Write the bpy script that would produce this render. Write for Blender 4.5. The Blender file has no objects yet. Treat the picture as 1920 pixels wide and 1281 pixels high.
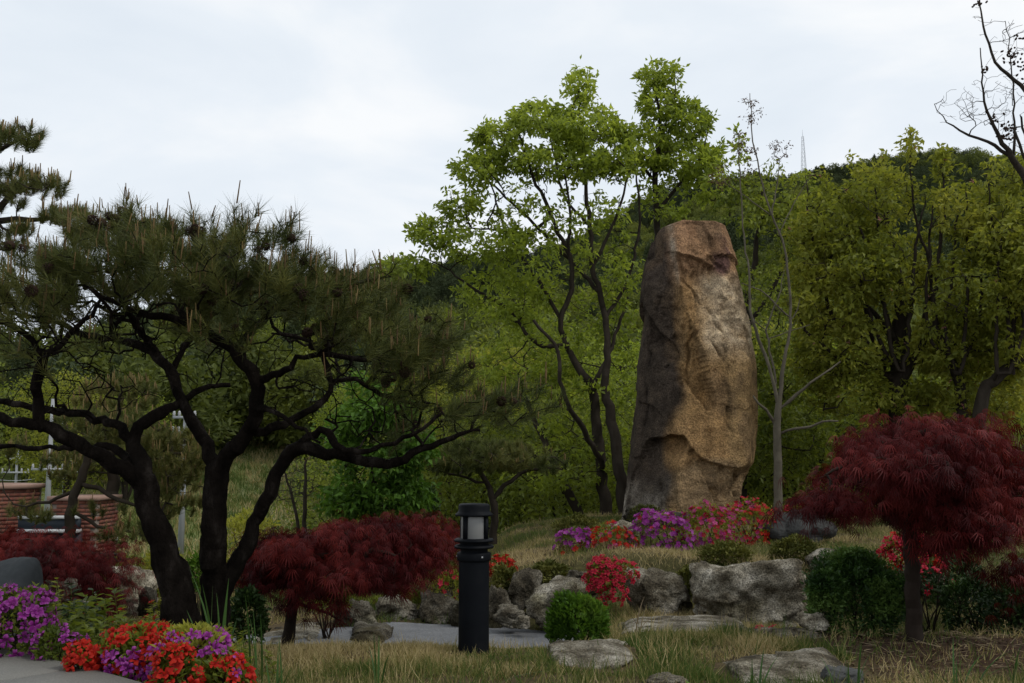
import bpy, math, random
import numpy as np

# ------------------------------------------------------------------ camera, sky, sun, exposure
SC = bpy.context.scene
COL = SC.collection
F = 35.0 / 36.0 * 1920.0
CAM_H = 1.30
PITCH = math.atan(219.5 / F)
cam_data = bpy.data.cameras.new('camera')
cam_data.lens = 35.0
cam_data.sensor_width = 36.0
cam_data.clip_start = 0.05
cam_data.clip_end = 5000.0
cam = bpy.data.objects.new('camera', cam_data)
cam.location = (0, 0, CAM_H)
cam.rotation_euler = (math.pi / 2 + PITCH, 0, 0)
COL.objects.link(cam)
SC.camera = cam

SUN_EL, SUN_AZ = math.radians(50), math.radians(112)   # azimuth clockwise from +Y
world = bpy.data.worlds.new('World')
SC.world = world
world.use_nodes = True
wt = world.node_tree
wt.nodes.clear()
w_out = wt.nodes.new('ShaderNodeOutputWorld')
w_bg = wt.nodes.new('ShaderNodeBackground')
w_sky = wt.nodes.new('ShaderNodeTexSky')
w_sky.sky_type = 'NISHITA'
w_sky.sun_disc = False
w_sky.sun_elevation = SUN_EL
w_sky.sun_rotation = SUN_AZ
w_tc = wt.nodes.new('ShaderNodeTexCoord')
w_map = wt.nodes.new('ShaderNodeMapping')
w_map.inputs['Scale'].default_value = (1.0, 1.0, 2.6)
w_n = wt.nodes.new('ShaderNodeTexNoise')
w_n.inputs['Scale'].default_value = 3.2
w_n.inputs['Detail'].default_value = 5
w_n.inputs['Roughness'].default_value = 0.52
w_n.inputs['Distortion'].default_value = 0.25
w_r = wt.nodes.new('ShaderNodeValToRGB')
w_r.color_ramp.elements[0].position = 0.34
w_r.color_ramp.elements[0].color = (0.735, 0.80, 0.872, 1)
w_r.color_ramp.elements[1].position = 0.66
w_r.color_ramp.elements[1].color = (0.915, 0.935, 0.955, 1)
e = w_r.color_ramp.elements.new(0.5)
e.color = (0.795, 0.85, 0.91, 1)
w_mul = wt.nodes.new('ShaderNodeVectorMath')
w_mul.operation = 'SCALE'
w_mul.inputs['Scale'].default_value = 10.7
w_mix = wt.nodes.new('ShaderNodeMix')
w_mix.data_type = 'RGBA'
w_mix.inputs['Factor'].default_value = 0.96       # thick cloud cover over the clear sky
wt.links.new(w_tc.outputs['Generated'], w_map.inputs['Vector'])
wt.links.new(w_map.outputs[0], w_n.inputs['Vector'])
wt.links.new(w_n.outputs['Fac'], w_r.inputs['Fac'])
wt.links.new(w_r.outputs['Color'], w_mul.inputs[0])
wt.links.new(w_sky.outputs['Color'], w_mix.inputs['A'])
wt.links.new(w_mul.outputs[0], w_mix.inputs['B'])
wt.links.new(w_mix.outputs['Result'], w_bg.inputs['Color'])
w_bg.inputs['Strength'].default_value = 0.10
wt.links.new(w_bg.outputs[0], w_out.inputs['Surface'])

sun_data = bpy.data.lights.new('sun', 'SUN')
sun_data.energy = 1.3
sun_data.angle = math.radians(16)
sun_data.color = (1.0, 0.96, 0.90)
sun = bpy.data.objects.new('sun', sun_data)
sun.rotation_euler = (math.pi / 2 - SUN_EL, 0, math.pi - SUN_AZ)
COL.objects.link(sun)

SC.view_settings.view_transform = 'Standard'
SC.view_settings.look = 'None'
SC.view_settings.exposure = 0.0
SC.view_settings.gamma = 1.0
SC.view_settings.use_curve_mapping = False
SC.render.engine = 'CYCLES'
SC.cycles.max_bounces = 6
SC.cycles.diffuse_bounces = 3
SC.cycles.transparent_max_bounces = 6

# ------------------------------------------------------------------ maths helpers
CP, SP = math.cos(PITCH), math.sin(PITCH)

def U(px, py, Y):
    """world point seen at photograph pixel (px, py) when it stands Y metres ahead"""
    u = (px - 960.0) / F
    v = (640.5 - py) / F
    dy = CP - v * SP
    dz = SP + v * CP
    return np.array([u * Y / dy, Y, CAM_H + dz * Y / dy])

def hsh(ix, iy, iz, seed):
    n = (ix.astype(np.int64) * 374761393 + iy.astype(np.int64) * 668265263 + iz.astype(np.int64) * 1274126177 + seed * 974634777) & 0xffffffff
    n = ((n ^ (n >> 13)) * 1274126177) & 0xffffffff
    n = (n ^ (n >> 16)) & 0xffff
    return n / 32767.5 - 1.0

def vn(p, seed=0):
    i = np.floor(p)
    f = p - i
    f = f * f * f * (f * (f * 6 - 15) + 10)
    i = i.astype(np.int64)
    r = 0
    for dx in (0, 1):
        wx = f[:, 0] if dx else 1 - f[:, 0]
        for dy in (0, 1):
            wy = f[:, 1] if dy else 1 - f[:, 1]
            for dz in (0, 1):
                wz = f[:, 2] if dz else 1 - f[:, 2]
                r = r + wx * wy * wz * hsh(i[:, 0] + dx, i[:, 1] + dy, i[:, 2] + dz, seed)
    return r

def fbm(p, octv=4, seed=0, gain=0.5, ridge=False):
    a, s, r = 1.0, 1.0, 0
    for k in range(octv):
        n = vn(p * s + 17.3 * k, seed + k)
        if ridge:
            n = 1 - 2 * np.abs(n)
        r = r + a * n
        a *= gain
        s *= 2.03
    return r

def SS(x, a, b):
    t = np.clip((x - a) / (b - a), 0, 1)
    return t * t * (3 - 2 * t)

def norm(v):
    return v / (np.linalg.norm(v, axis=-1, keepdims=True) + 1e-9)

# ------------------------------------------------------------------ object helpers
def props(o, label=None, cat=None, group=None, kind=None):
    if label: o['label'] = label
    if cat: o['category'] = cat
    if group: o['group'] = group
    if kind: o['kind'] = kind
    return o

def thing(name, label, cat, loc=(0, 0, 0), group=None):
    o = bpy.data.objects.new(name, None)
    o.empty_display_size = 0.2
    o.location = tuple(float(c) for c in loc)
    COL.objects.link(o)
    return props(o, label, cat, group)

def mesh_of(name, V, Fc, mat, attrs=None, smooth=False):
    """Fc: (n,3) or (n,4) int array, or a list of such arrays"""
    V = np.asarray(V, dtype=np.float32)
    Fs = Fc if isinstance(Fc, list) else [Fc]
    Fs = [np.asarray(f, dtype=np.int32) for f in Fs if len(f)]
    m = bpy.data.meshes.new(name)
    m.vertices.add(len(V))
    m.vertices.foreach_set('co', V.ravel())
    idx = np.concatenate([f.ravel() for f in Fs])
    tot = np.concatenate([np.full(len(f), f.shape[1], np.int32) for f in Fs])
    start = np.concatenate([[0], np.cumsum(tot)[:-1]]).astype(np.int32)
    m.loops.add(len(idx))
    m.loops.foreach_set('vertex_index', idx)
    m.polygons.add(len(tot))
    m.polygons.foreach_set('loop_start', start)
    m.polygons.foreach_set('loop_total', tot)
    if smooth:
        m.polygons.foreach_set('use_smooth', np.ones(len(tot), dtype=bool))
    for k, a in (attrs or {}).items():
        a = np.asarray(a, dtype=np.float32)
        if a.ndim == 1:
            at = m.attributes.new(k, 'FLOAT', 'POINT')
            at.data.foreach_set('value', a)
        else:
            at = m.attributes.new(k, 'FLOAT_COLOR', 'POINT')
            c = np.ones((len(a), 4), np.float32)
            c[:, :3] = a
            at.data.foreach_set('color', c.ravel())
    m.update(calc_edges=True)
    if mat is not None:
        m.materials.append(mat)
    return m

def obj(name, V, Fc, mat, parent=None, attrs=None, smooth=False, kind=None):
    """vertices in world space; children of a thing are stored relative to it"""
    V = np.asarray(V, dtype=np.float64)
    if parent is not None:
        p, off = parent, np.zeros(3)
        while p is not None:
            off += np.array(p.location)
            p = p.parent
        V = V - off
    o = bpy.data.objects.new(name, mesh_of(name, V, Fc, mat, attrs, smooth))
    COL.objects.link(o)
    if parent is not None:
        o.parent = parent
    if kind: o['kind'] = kind
    return o

def solo(name, V, Fc, mat, label, cat, group=None, attrs=None, smooth=False, origin=None):
    V = np.asarray(V, dtype=np.float64)
    c = np.array(origin) if origin is not None else np.array([V[:, 0].mean(), V[:, 1].mean(), V[:, 2].min()])
    o = bpy.data.objects.new(name, mesh_of(name, V - c, Fc, mat, attrs, smooth))
    o.location = tuple(float(q) for q in c)
    COL.objects.link(o)
    return props(o, label, cat, group)

def place_copy(src, parent, loc, rot=(0, 0, 0), scale=1.0, name=None):
    """object sharing mesh data, placed relative to its thing"""
    o = bpy.data.objects.new(name or src.name, src if isinstance(src, bpy.types.Mesh) else src.data)
    COL.objects.link(o)
    o.parent = parent
    o.location = tuple(float(c) for c in (np.array(loc) - np.array(parent.location)))
    o.rotation_euler = rot
    o.scale = (scale, scale, scale) if np.isscalar(scale) else scale
    return o

def copy_tree(o, parent=None):
    c = o.copy()
    COL.objects.link(c)
    c.parent = parent
    for ch in list(o.children):
        copy_tree(ch, c)
    return c

class MB:
    """collects shapes into one mesh"""
    def __init__(s):
        s.V, s.Q, s.T, s.n = [], [], [], 0
    def add(s, V, Fc):
        V = np.asarray(V, float)
        Fc = np.asarray(Fc, int) + s.n
        (s.Q if Fc.shape[1] == 4 else s.T).append(Fc)
        s.V.append(V)
        s.n += len(V)
        return s
    def box(s, c, d, rz=0.0):
        V = np.array([[x, y, z] for z in (-.5, .5) for y in (-.5, .5) for x in (-.5, .5)]) * np.array(d)
        ca, sa = math.cos(rz), math.sin(rz)
        V = V @ np.array([[ca, sa, 0], [-sa, ca, 0], [0, 0, 1]]) + np.array(c)
        return s.add(V, [[0, 2, 3, 1], [4, 5, 7, 6], [0, 1, 5, 4], [2, 6, 7, 3], [0, 4, 6, 2], [1, 3, 7, 5]])
    def lathe(s, c, prof, n=32, a0=0.0, a1=2 * math.pi, closed=True):
        """prof: list of (radius, z)"""
        prof = np.array(prof, float)
        full = abs(a1 - a0 - 2 * math.pi) < 1e-6
        ang = np.linspace(a0, a1, n, endpoint=not full)
        k, m = len(prof), len(ang)
        V = np.zeros((k, m, 3))
        V[:, :, 0] = prof[:, 0:1] * np.cos(ang)
        V[:, :, 1] = prof[:, 0:1] * np.sin(ang)
        V[:, :, 2] = prof[:, 1:2]
        q = []
        for i in range(k - 1):
            for j in range(m if full else m - 1):
                j2 = (j + 1) % m
                q.append([i * m + j, i * m + j2, (i + 1) * m + j2, (i + 1) * m + j])
        return s.add(V.reshape(-1, 3) + np.array(c), q)
    def tube(s, P, R, k=8, cap=True):
        P = np.asarray(P, float)
        R = np.broadcast_to(np.asarray(R, float), (len(P),))
        T = norm(np.gradient(P, axis=0))
        ref = np.array([0.23, 0.96, 0.11])
        if abs(np.mean(T @ ref)) > 0.85:
            ref = np.array([0.05, 0.1, 1.0])
        A = norm(np.cross(T, ref))
        B = np.cross(T, A)
        an = np.linspace(0, 2 * math.pi, k, endpoint=False)
        V = P[:, None] + R[:, None, None] * (np.cos(an)[None, :, None] * A[:, None] + np.sin(an)[None, :, None] * B[:, None])
        i, j = np.meshgrid(np.arange(len(P) - 1), np.arange(k), indexing='ij')
        i, j = i.ravel(), j.ravel()
        j2 = (j + 1) % k
        q = np.stack([i * k + j, i * k + j2, (i + 1) * k + j2, (i + 1) * k + j], 1)
        V = V.reshape(-1, 3)
        if cap:
            n = len(V)
            V = np.concatenate([V, P[:1], P[-1:]])
            js = np.arange(k)
            t = np.concatenate([np.stack([(js + 1) % k, js, np.full(k, n)], 1),
                                np.stack([(len(P) - 1) * k + js, (len(P) - 1) * k + (js + 1) % k, np.full(k, n + 1)], 1)])
            s.T.append(t + s.n)
        return s.add(V, q)
    def out(s):
        V = np.concatenate(s.V)
        Fs = []
        if s.Q: Fs.append(np.concatenate(s.Q))
        if s.T: Fs.append(np.concatenate(s.T))
        return V, Fs

def frames(D, roll):
    """rotation matrices whose local +X is D, rolled about it"""
    D = norm(D)
    ref = np.where(np.abs(D[:, 2:3]) > 0.95, np.array([[1.0, 0, 0]]), np.array([[0, 0, 1.0]]))
    Yv = norm(np.cross(ref, D))
    Zv = np.cross(D, Yv)
    c, s = np.cos(roll)[:, None], np.sin(roll)[:, None]
    Y2 = Yv * c + Zv * s
    Z2 = -Yv * s + Zv * c
    return np.stack([D, Y2, Z2], axis=2)      # columns

def batch(TV, TF, P, M, S):
    """template copied to every position with matrix M and scale S (n,) or (n,3)"""
    TV = np.asarray(TV, float)
    TF = np.asarray(TF, int)
    n, k = len(P), len(TV)
    S = np.asarray(S, float)
    if S.ndim == 1: S = S[:, None]
    L = TV[None] * S[:, None, :]
    V = np.einsum('nij,nkj->nki', M, L) + P[:, None]
    Fc = TF[None] + (np.arange(n) * k)[:, None, None]
    return V.reshape(-1, 3), Fc.reshape(-1, TF.shape[1])

def rdir(rng, n):
    return norm(rng.normal(size=(n, 3)))

# leaf templates: local +X is the leaf's direction, +Z its upper side
LEAF_V = [[0, 0, 0], [0.45, 0.235, 0.07], [1, 0, -0.14], [0.45, -0.235, 0.07]]
LEAF_F = [[0, 1, 2], [0, 2, 3]]
NEEDLE_V = [[0, 0.5, 0], [0, -0.5, 0], [1, 0, 0]]
NEEDLE_F = [[0, 1, 2]]

def finger_leaf(k=6, spread=1.75, w=0.06):
    V, Fc = [[0, 0, 0]], []
    for i in range(k):
        a = (i / (k - 1) - 0.5) * spread
        L = 1.0 - 0.5 * abs(i / (k - 1) - 0.5) * 1.4
        c, s = math.cos(a), math.sin(a)
        b = len(V)
        V += [[c * L * .4 - s * w * .5, s * L * .4 + c * w * .5, 0.02], [c * L * .4 + s * w * .5, s * L * .4 - c * w * .5, 0.02],
              [c * L, s * L, -0.36]]
        Fc += [[0, b, b + 1], [b, b + 2, b + 1]]
    return V, Fc
FING_V, FING_F = finger_leaf()

# ------------------------------------------------------------------ materials
def new_mat(name):
    m = bpy.data.materials.new(name)
    m.use_nodes = True
    nt = m.node_tree
    nt.nodes.clear()
    return m, nt, nt.nodes, nt.links

def ramp(ns, cols, poss=None):
    r = ns.new('ShaderNodeValToRGB')
    cr = r.color_ramp
    poss = poss or [i / (len(cols) - 1) for i in range(len(cols))]
    while len(cr.elements) < len(cols):
        cr.elements.new(0.5)
    for i, (c, p) in enumerate(zip(cols, poss)):
        cr.elements[i].position = p
        cr.elements[i].color = (*c, 1)
    return r

def leaf_mat(name, cols, trans=0.3, rough=0.5, objvar=0.0, spec=0.15, tr_gain=1.3):
    m, nt, ns, ln = new_mat(name)
    at = ns.new('ShaderNodeAttribute'); at.attribute_name = 'tint'
    r = ramp(ns, cols)
    fac = at.outputs['Fac']
    if objvar:
        oi = ns.new('ShaderNodeObjectInfo')
        ma = ns.new('ShaderNodeMath'); ma.operation = 'MULTIPLY_ADD'
        ln.new(oi.outputs['Random'], ma.inputs[0]); ma.inputs[1].default_value = objvar
        ad = ns.new('ShaderNodeMath'); ad.operation = 'MULTIPLY_ADD'
        ln.new(at.outputs['Fac'], ad.inputs[0]); ad.inputs[1].default_value = 1 - objvar
        ln.new(ma.outputs[0], ad.inputs[2])
        ma.inputs[2].default_value = 0
        fac = ad.outputs[0]
    ln.new(fac, r.inputs['Fac'])
    b = ns.new('ShaderNodeBsdfPrincipled')
    b.inputs['Roughness'].default_value = rough
    b.inputs['Specular IOR Level'].default_value = spec
    ln.new(r.outputs['Color'], b.inputs['Base Color'])
    t = ns.new('ShaderNodeBsdfTranslucent')
    g = ns.new('ShaderNodeVectorMath'); g.operation = 'MULTIPLY'
    ln.new(r.outputs['Color'], g.inputs[0]); g.inputs[1].default_value = (tr_gain * 1.05, tr_gain, tr_gain * 0.6)
    ln.new(g.outputs[0], t.inputs['Color'])
    mx = ns.new('ShaderNodeMixShader'); mx.inputs[0].default_value = trans
    ln.new(b.outputs[0], mx.inputs[1]); ln.new(t.outputs[0], mx.inputs[2])
    o = ns.new('ShaderNodeOutputMaterial')
    ln.new(mx.outputs[0], o.inputs['Surface'])
    return m

def surf_mat(name, cols, scale=4.0, rough=0.8, bump=0.3, bscale=30.0, bdist=0.02, detail=8, poss=None, attr=None, metal=0.0, spec=0.1, speck=None, stretch=None):
    m, nt, ns, ln = new_mat(name)
    tc = ns.new('ShaderNodeTexCoord')
    vec = tc.outputs['Object']
    if stretch:
        mp = ns.new('ShaderNodeMapping'); mp.inputs['Scale'].default_value = stretch
        ln.new(vec, mp.inputs['Vector']); vec = mp.outputs[0]
    n = ns.new('ShaderNodeTexNoise'); n.inputs['Scale'].default_value = scale; n.inputs['Detail'].default_value = detail
    n.inputs['Roughness'].default_value = 0.62
    ln.new(vec, n.inputs['Vector'])
    r = ramp(ns, cols, poss)
    ln.new(n.outputs['Fac'], r.inputs['Fac'])
    col = r.outputs['Color']
    if attr:
        a = ns.new('ShaderNodeAttribute'); a.attribute_name = attr
        mm = ns.new('ShaderNodeVectorMath'); mm.operation = 'MULTIPLY'
        ln.new(col, mm.inputs[0]); ln.new(a.outputs['Color'], mm.inputs[1])
        col = mm.outputs[0]
    if speck:
        n3 = ns.new('ShaderNodeTexNoise'); n3.inputs['Scale'].default_value = speck[0]; n3.inputs['Detail'].default_value = 3
        n3.inputs['Roughness'].default_value = 0.7
        ln.new(vec, n3.inputs['Vector'])
        r3 = ramp(ns, [(speck[1],) * 3, (1, 1, 1), (speck[2],) * 3], [0.36, 0.5, 0.66])
        ln.new(n3.outputs['Fac'], r3.inputs['Fac'])
        m3 = ns.new('ShaderNodeVectorMath'); m3.operation = 'MULTIPLY'
        ln.new(col, m3.inputs[0]); ln.new(r3.outputs['Color'], m3.inputs[1])
        col = m3.outputs[0]
    b = ns.new('ShaderNodeBsdfPrincipled')
    b.inputs['Roughness'].default_value = rough
    b.inputs['Metallic'].default_value = metal
    b.inputs['Specular IOR Level'].default_value = spec
    ln.new(col, b.inputs['Base Color'])
    if bump:
        n2 = ns.new('ShaderNodeTexNoise'); n2.inputs['Scale'].default_value = bscale; n2.inputs['Detail'].default_value = 6
        n2.inputs['Roughness'].default_value = 0.65
        ln.new(vec, n2.inputs['Vector'])
        bp = ns.new('ShaderNodeBump'); bp.inputs['Strength'].default_value = bump; bp.inputs['Distance'].default_value = bdist
        ln.new(n2.outputs['Fac'], bp.inputs['Height'])
        ln.new(bp.outputs[0], b.inputs['Normal'])
    o = ns.new('ShaderNodeOutputMaterial')
    ln.new(b.outputs[0], o.inputs['Surface'])
    return m

M = {}
M['bark_black'] = surf_mat('pine_bark', [(.004, .003, .0025), (.014, .011, .009), (.060, .050, .043)], 9, .85, 1.0, 26, .05, spec=.02, stretch=(1, 1, .45), poss=[.3, .55, .8])
M['bark_brown'] = surf_mat('brown_bark', [(.010, .008, .006), (.028, .022, .016), (.060, .050, .038)], 8, .85, .8, 22, .02, stretch=(1, 1, .4))
M['bark_grey'] = surf_mat('grey_bark', [(.05, .042, .029), (.09, .078, .056), (.15, .132, .10)], 7, .8, .4, 25, .01)
M['bark_maple'] = surf_mat('maple_bark', [(.012, .008, .006), (.028, .02, .015), (.06, .047, .037)], 9, .8, .5, 26, .01, stretch=(1, 1, .5))
M['bark_back'] = surf_mat('dark_branch_bark', [(.022, .017, .012), (.045, .036, .026)], 6, .9, 0)
M['needle'] = leaf_mat('pine_needles', [(.028, .040, .011), (.066, .078, .020), (.16, .155, .045)], .2, .5, spec=.15)
M['needle_back'] = leaf_mat('far_pine_needles', [(.04, .055, .016), (.08, .095, .026), (.15, .14, .04)], .2, .55)
M['shoot'] = leaf_mat('pine_young_shoots', [(.035, .021, .010), (.095, .055, .020), (.17, .12, .045)], .1, .6)
M['cone'] = surf_mat('pine_cone_scales', [(.018, .011, .008), (.06, .035, .024)], 60, .8, .5, 80, .004)
M['leaf_fresh'] = leaf_mat('fresh_spring_leaves', [(.11, .15, .020), (.19, .24, .034), (.29, .35, .065)], .5, .45, spec=.2, tr_gain=1.75)
M['leaf_olive'] = leaf_mat('olive_green_leaves', [(.10, .12, .018), (.18, .20, .030), (.29, .29, .055)], .45, .5, spec=.15, tr_gain=1.7)
M['leaf_mid'] = leaf_mat('mid_green_leaves', [(.068, .095, .016), (.125, .16, .025), (.21, .245, .042)], .45, .5, spec=.25, tr_gain=1.6)
M['leaf_bright'] = leaf_mat('bright_green_leaves', [(.04, .088, .011), (.075, .155, .018), (.13, .215, .035)], .35, .5, spec=.15, tr_gain=1.4)
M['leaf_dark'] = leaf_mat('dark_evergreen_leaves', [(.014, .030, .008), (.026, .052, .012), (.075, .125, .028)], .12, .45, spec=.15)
M['leaf_box'] = leaf_mat('boxwood_leaves', [(.018, .042, .011), (.040, .085, .018), (.095, .16, .035)], .2, .45, spec=.2)
M['leaf_moss'] = leaf_mat('low_juniper_sprays', [(.05, .058, .012), (.09, .095, .02), (.15, .145, .035)], .2, .7)
M['leaf_far'] = leaf_mat('hillside_leaves', [(.035, .050, .014), (.10, .12, .025), (.20, .22, .042)], .35, .6, objvar=.62)
M['conifer_far'] = leaf_mat('hillside_conifer_sprays', [(.024, .034, .016), (.04, .055, .022), (.065, .082, .03)], .15, .7, objvar=.4)
M['maple_red'] = leaf_mat('dark_red_maple_leaves', [(.020, .0026, .0032), (.062, .006, .0068), (.155, .024, .022)], .28, .5, spec=.08, tr_gain=1.4)
M['grass'] = leaf_mat('dry_lawn_grass', [(.42, .335, .175), (.28, .235, .10), (.13, .145, .04), (.065, .105, .022)], .25, .7)
M['sword'] = leaf_mat('iris_leaves', [(.03, .07, .018), (.06, .12, .03)], .25, .4)
M['straw'] = leaf_mat('dead_straw', [(.14, .10, .06), (.34, .27, .17)], .1, .8)
M['scarlet'] = leaf_mat('scarlet_petals', [(.16, .004, .003), (.36, .010, .005), (.58, .035, .014)], .3, .5, tr_gain=1.1)
M['crimson'] = leaf_mat('crimson_petals', [(.19, .004, .014), (.37, .010, .030), (.55, .035, .075)], .3, .5, tr_gain=1.1)
M['magenta'] = leaf_mat('magenta_petals', [(.24, .02, .10), (.38, .04, .16), (.54, .10, .26)], .3, .5, tr_gain=1.1)
M['purple'] = leaf_mat('purple_petals', [(.13, .008, .12), (.25, .024, .23), (.45, .12, .42)], .3, .5, tr_gain=1.1)
M['stamen'] = leaf_mat('petal_throat', [(.3, .06, .1), (.5, .15, .15)], .1, .5)
M['granite'] = surf_mat('weathered_granite', [(.022, .018, .013), (.085, .072, .050), (.20, .18, .14), (.40, .37, .31)], 3.6, .9, 1.0, 46, .022, poss=[.28, .43, .56, .70], speck=(75, .35, 1.7), attr='shade')
M['granite_grey'] = surf_mat('grey_blue_rock', [(.028, .028, .027), (.058, .058, .055), (.105, .104, .098)], 3, .85, .6, 20, .02, poss=[.3, .5, .72], attr='shade')
M['granite_dark'] = surf_mat('smooth_dark_boulder', [(.03, .034, .036), (.055, .06, .062)], 30, .75, .25, 120, .004)
M['patio'] = surf_mat('sawn_granite_paving', [(.11, .108, .096), (.18, .175, .158), (.24, .233, .212)], 90, .75, .25, 160, .003, speck=(260, .6, 1.35))
M['path'] = surf_mat('worn_grey_path', [(.085, .087, .089), (.14, .142, .145), (.22, .22, .22)], 3, .8, .4, 60, .006, speck=(60, .7, 1.3))
M['soil'] = surf_mat('ground_soil_and_moss', [(.035, .024, .014), (.065, .045, .025), (.075, .075, .025), (.12, .10, .045)], 2.2, .95, .9, 14, .05, poss=[.3, .45, .6, .75], speck=(30, .6, 1.4))
M['meadow'] = None
M['paint_black'] = surf_mat('black_powder_coat', [(.003, .0035, .0048), (.006, .007, .009), (.016, .016, .016)], 7, .5, .12, 160, .001, spec=.06)
M['lamp_glass'] = surf_mat('frosted_lamp_glass', [(.17, .17, .165), (.23, .23, .22)], 5, .35, 0, spec=.5, stretch=(4, 4, .3))
M['concrete'] = surf_mat('pole_concrete', [(.28, .29, .30), (.36, .37, .38)], 5, .8, .1, 40, .003)
M['steel'] = surf_mat('galvanised_steel', [(.35, .36, .37), (.45, .46, .47)], 6, .5, 0, metal=.3)
M['tower'] = surf_mat('tower_steel', [(.55, .57, .60), (.62, .64, .66)], 6, .6, 0)
M['mortar'] = surf_mat('brick_mortar', [(.16, .13, .11), (.22, .18, .15)], 9, .9, .2, 60, .004)
M['coping'] = surf_mat('pink_stone_coping', [(.27, .17, .13), (.36, .24, .19)], 5, .8, .2, 60, .004)
M['navy'] = surf_mat('dark_navy_cladding', [(.022, .028, .036), (.03, .037, .045)], 4, .5, 0)
M['white_trim'] = surf_mat('painted_white_trim', [(.42, .43, .43), (.55, .55, .55)], 4, .6, 0)

def brick_mat():
    m, nt, ns, ln = new_mat('red_brick')
    oi = ns.new('ShaderNodeObjectInfo')
    r = ramp(ns, [(.15, .045, .028), (.22, .07, .042), (.28, .105, .065), (.19, .06, .04)])
    ln.new(oi.outputs['Random'], r.inputs['Fac'])
    b = ns.new('ShaderNodeBsdfPrincipled'); b.inputs['Roughness'].default_value = .85
    tc = ns.new('ShaderNodeTexCoord'); n = ns.new('ShaderNodeTexNoise'); n.inputs['Scale'].default_value = 25
    ln.new(tc.outputs['Object'], n.inputs['Vector'])
    mx = ns.new('ShaderNodeMix'); mx.data_type = 'RGBA'; mx.blend_type = 'MULTIPLY'; mx.inputs['Factor'].default_value = .5
    ln.new(r.outputs['Color'], mx.inputs['A']); ln.new(n.outputs['Color'], mx.inputs['B'])
    ln.new(mx.outputs['Result'], b.inputs['Base Color'])
    o = ns.new('ShaderNodeOutputMaterial'); ln.new(b.outputs[0], o.inputs['Surface'])
    return m
M['brick'] = brick_mat()

# ------------------------------------------------------------------ terrain
RIDGE_PX = np.array([-1500, -400, 0, 110, 200, 300, 420, 580, 750, 900, 1060, 1130, 1200, 1290, 1400, 1500, 1600, 1700, 1800, 1920, 2400, 3500])
RIDGE_PY = np.array([720, 690, 672, 668, 620, 575, 545, 520, 518, 505, 480, 440, 405, 372, 335, 338, 320, 298, 290, 298, 320, 420])
HILL_R, HILL_0 = 430.0, 62.0

def rock_line(x):
    return 10.75 - 0.75 * SS(x, 1.45, 2.3)

def G(x, y):
    x = np.asarray(x, float); y = np.asarray(y, float)
    yy = np.maximum(y, 0.5)
    # foreground lawn falling to the path on the left, more gently on the right
    rgt = SS(x, 0.25, 1.1)
    z = -0.40 * SS(y, 6.9, 8.6) * (1 - rgt) - 0.22 * SS(y, 7.3, 9.2) * rgt
    # valley behind
    z = z - 1.0 * SS(y, 13, 24)
    lf = 1 - SS(960 + x / yy * F, 640, 900)
    z = z - 1.9 * SS(y, 22, 42) * lf + .075 * np.clip(y - 43, 0, 60) * lf * (1 - SS(y, 90, 300))
    # raised mound with the standing stone
    rl = rock_line(x)
    m = SS(x, -1.15, 0.1) * SS(y, rl - 0.05, rl + 0.55) * (1 - SS(y, 16.8, 21.5))
    mz = 0.03 + 0.19 * SS(x, -0.5, 1.3) + 0.02 * (np.clip(y, 10, 17) - 11)
    z = z * (1 - m) + mz * m
    # far hill
    px = 960 + x / yy * F * 0.993
    ry = np.interp(px, RIDGE_PX, RIDGE_PY)
    tanv = (860 - ry) / F
    t = np.clip((y - HILL_0) / (HILL_R - HILL_0), 0, 2.4)
    up = np.where(t < 1, t ** 1.25, 1 - 0.25 * (t - 1) ** 1.5)
    hill = tanv * HILL_R * np.maximum(up, -1)
    z = z + hill + 0.03 * np.clip(y - 38, 0, 60) * (1 - SS(y, 90, 300))
    q = np.stack(np.broadcast_arrays(x * 0.8, y * 0.8, 0 * x), -1).reshape(-1, 3)
    nz = fbm(q, 3, 5).reshape(x.shape if x.shape else ())
    z = z + 0.022 * nz * (1 - SS(y, 40, 60))
    q2 = q / 0.8 * 0.018
    z = z + 4.5 * fbm(q2, 3, 9).reshape(x.shape if x.shape else ()) * SS(y, 90, 200)
    return z

def gz(x, y):
    return float(G(np.array([x]), np.array([y]))[0])

def GP(px, Y):
    """point on the ground below photograph column px at distance Y"""
    x = (px - 960) / F * Y * 0.9975 * 1.0
    # dy at ground level is close to CP - v*SP; solve once
    z = gz(x, Y)
    for _ in range(2):
        v_over = (z - CAM_H) / Y
        # tan of elevation -> v
        v = (v_over * CP - SP) / (CP + v_over * SP)
        x = (px - 960) / F * Y / (CP - v * SP)
        z = gz(x, Y)
    return np.array([x, Y, z])

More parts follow.
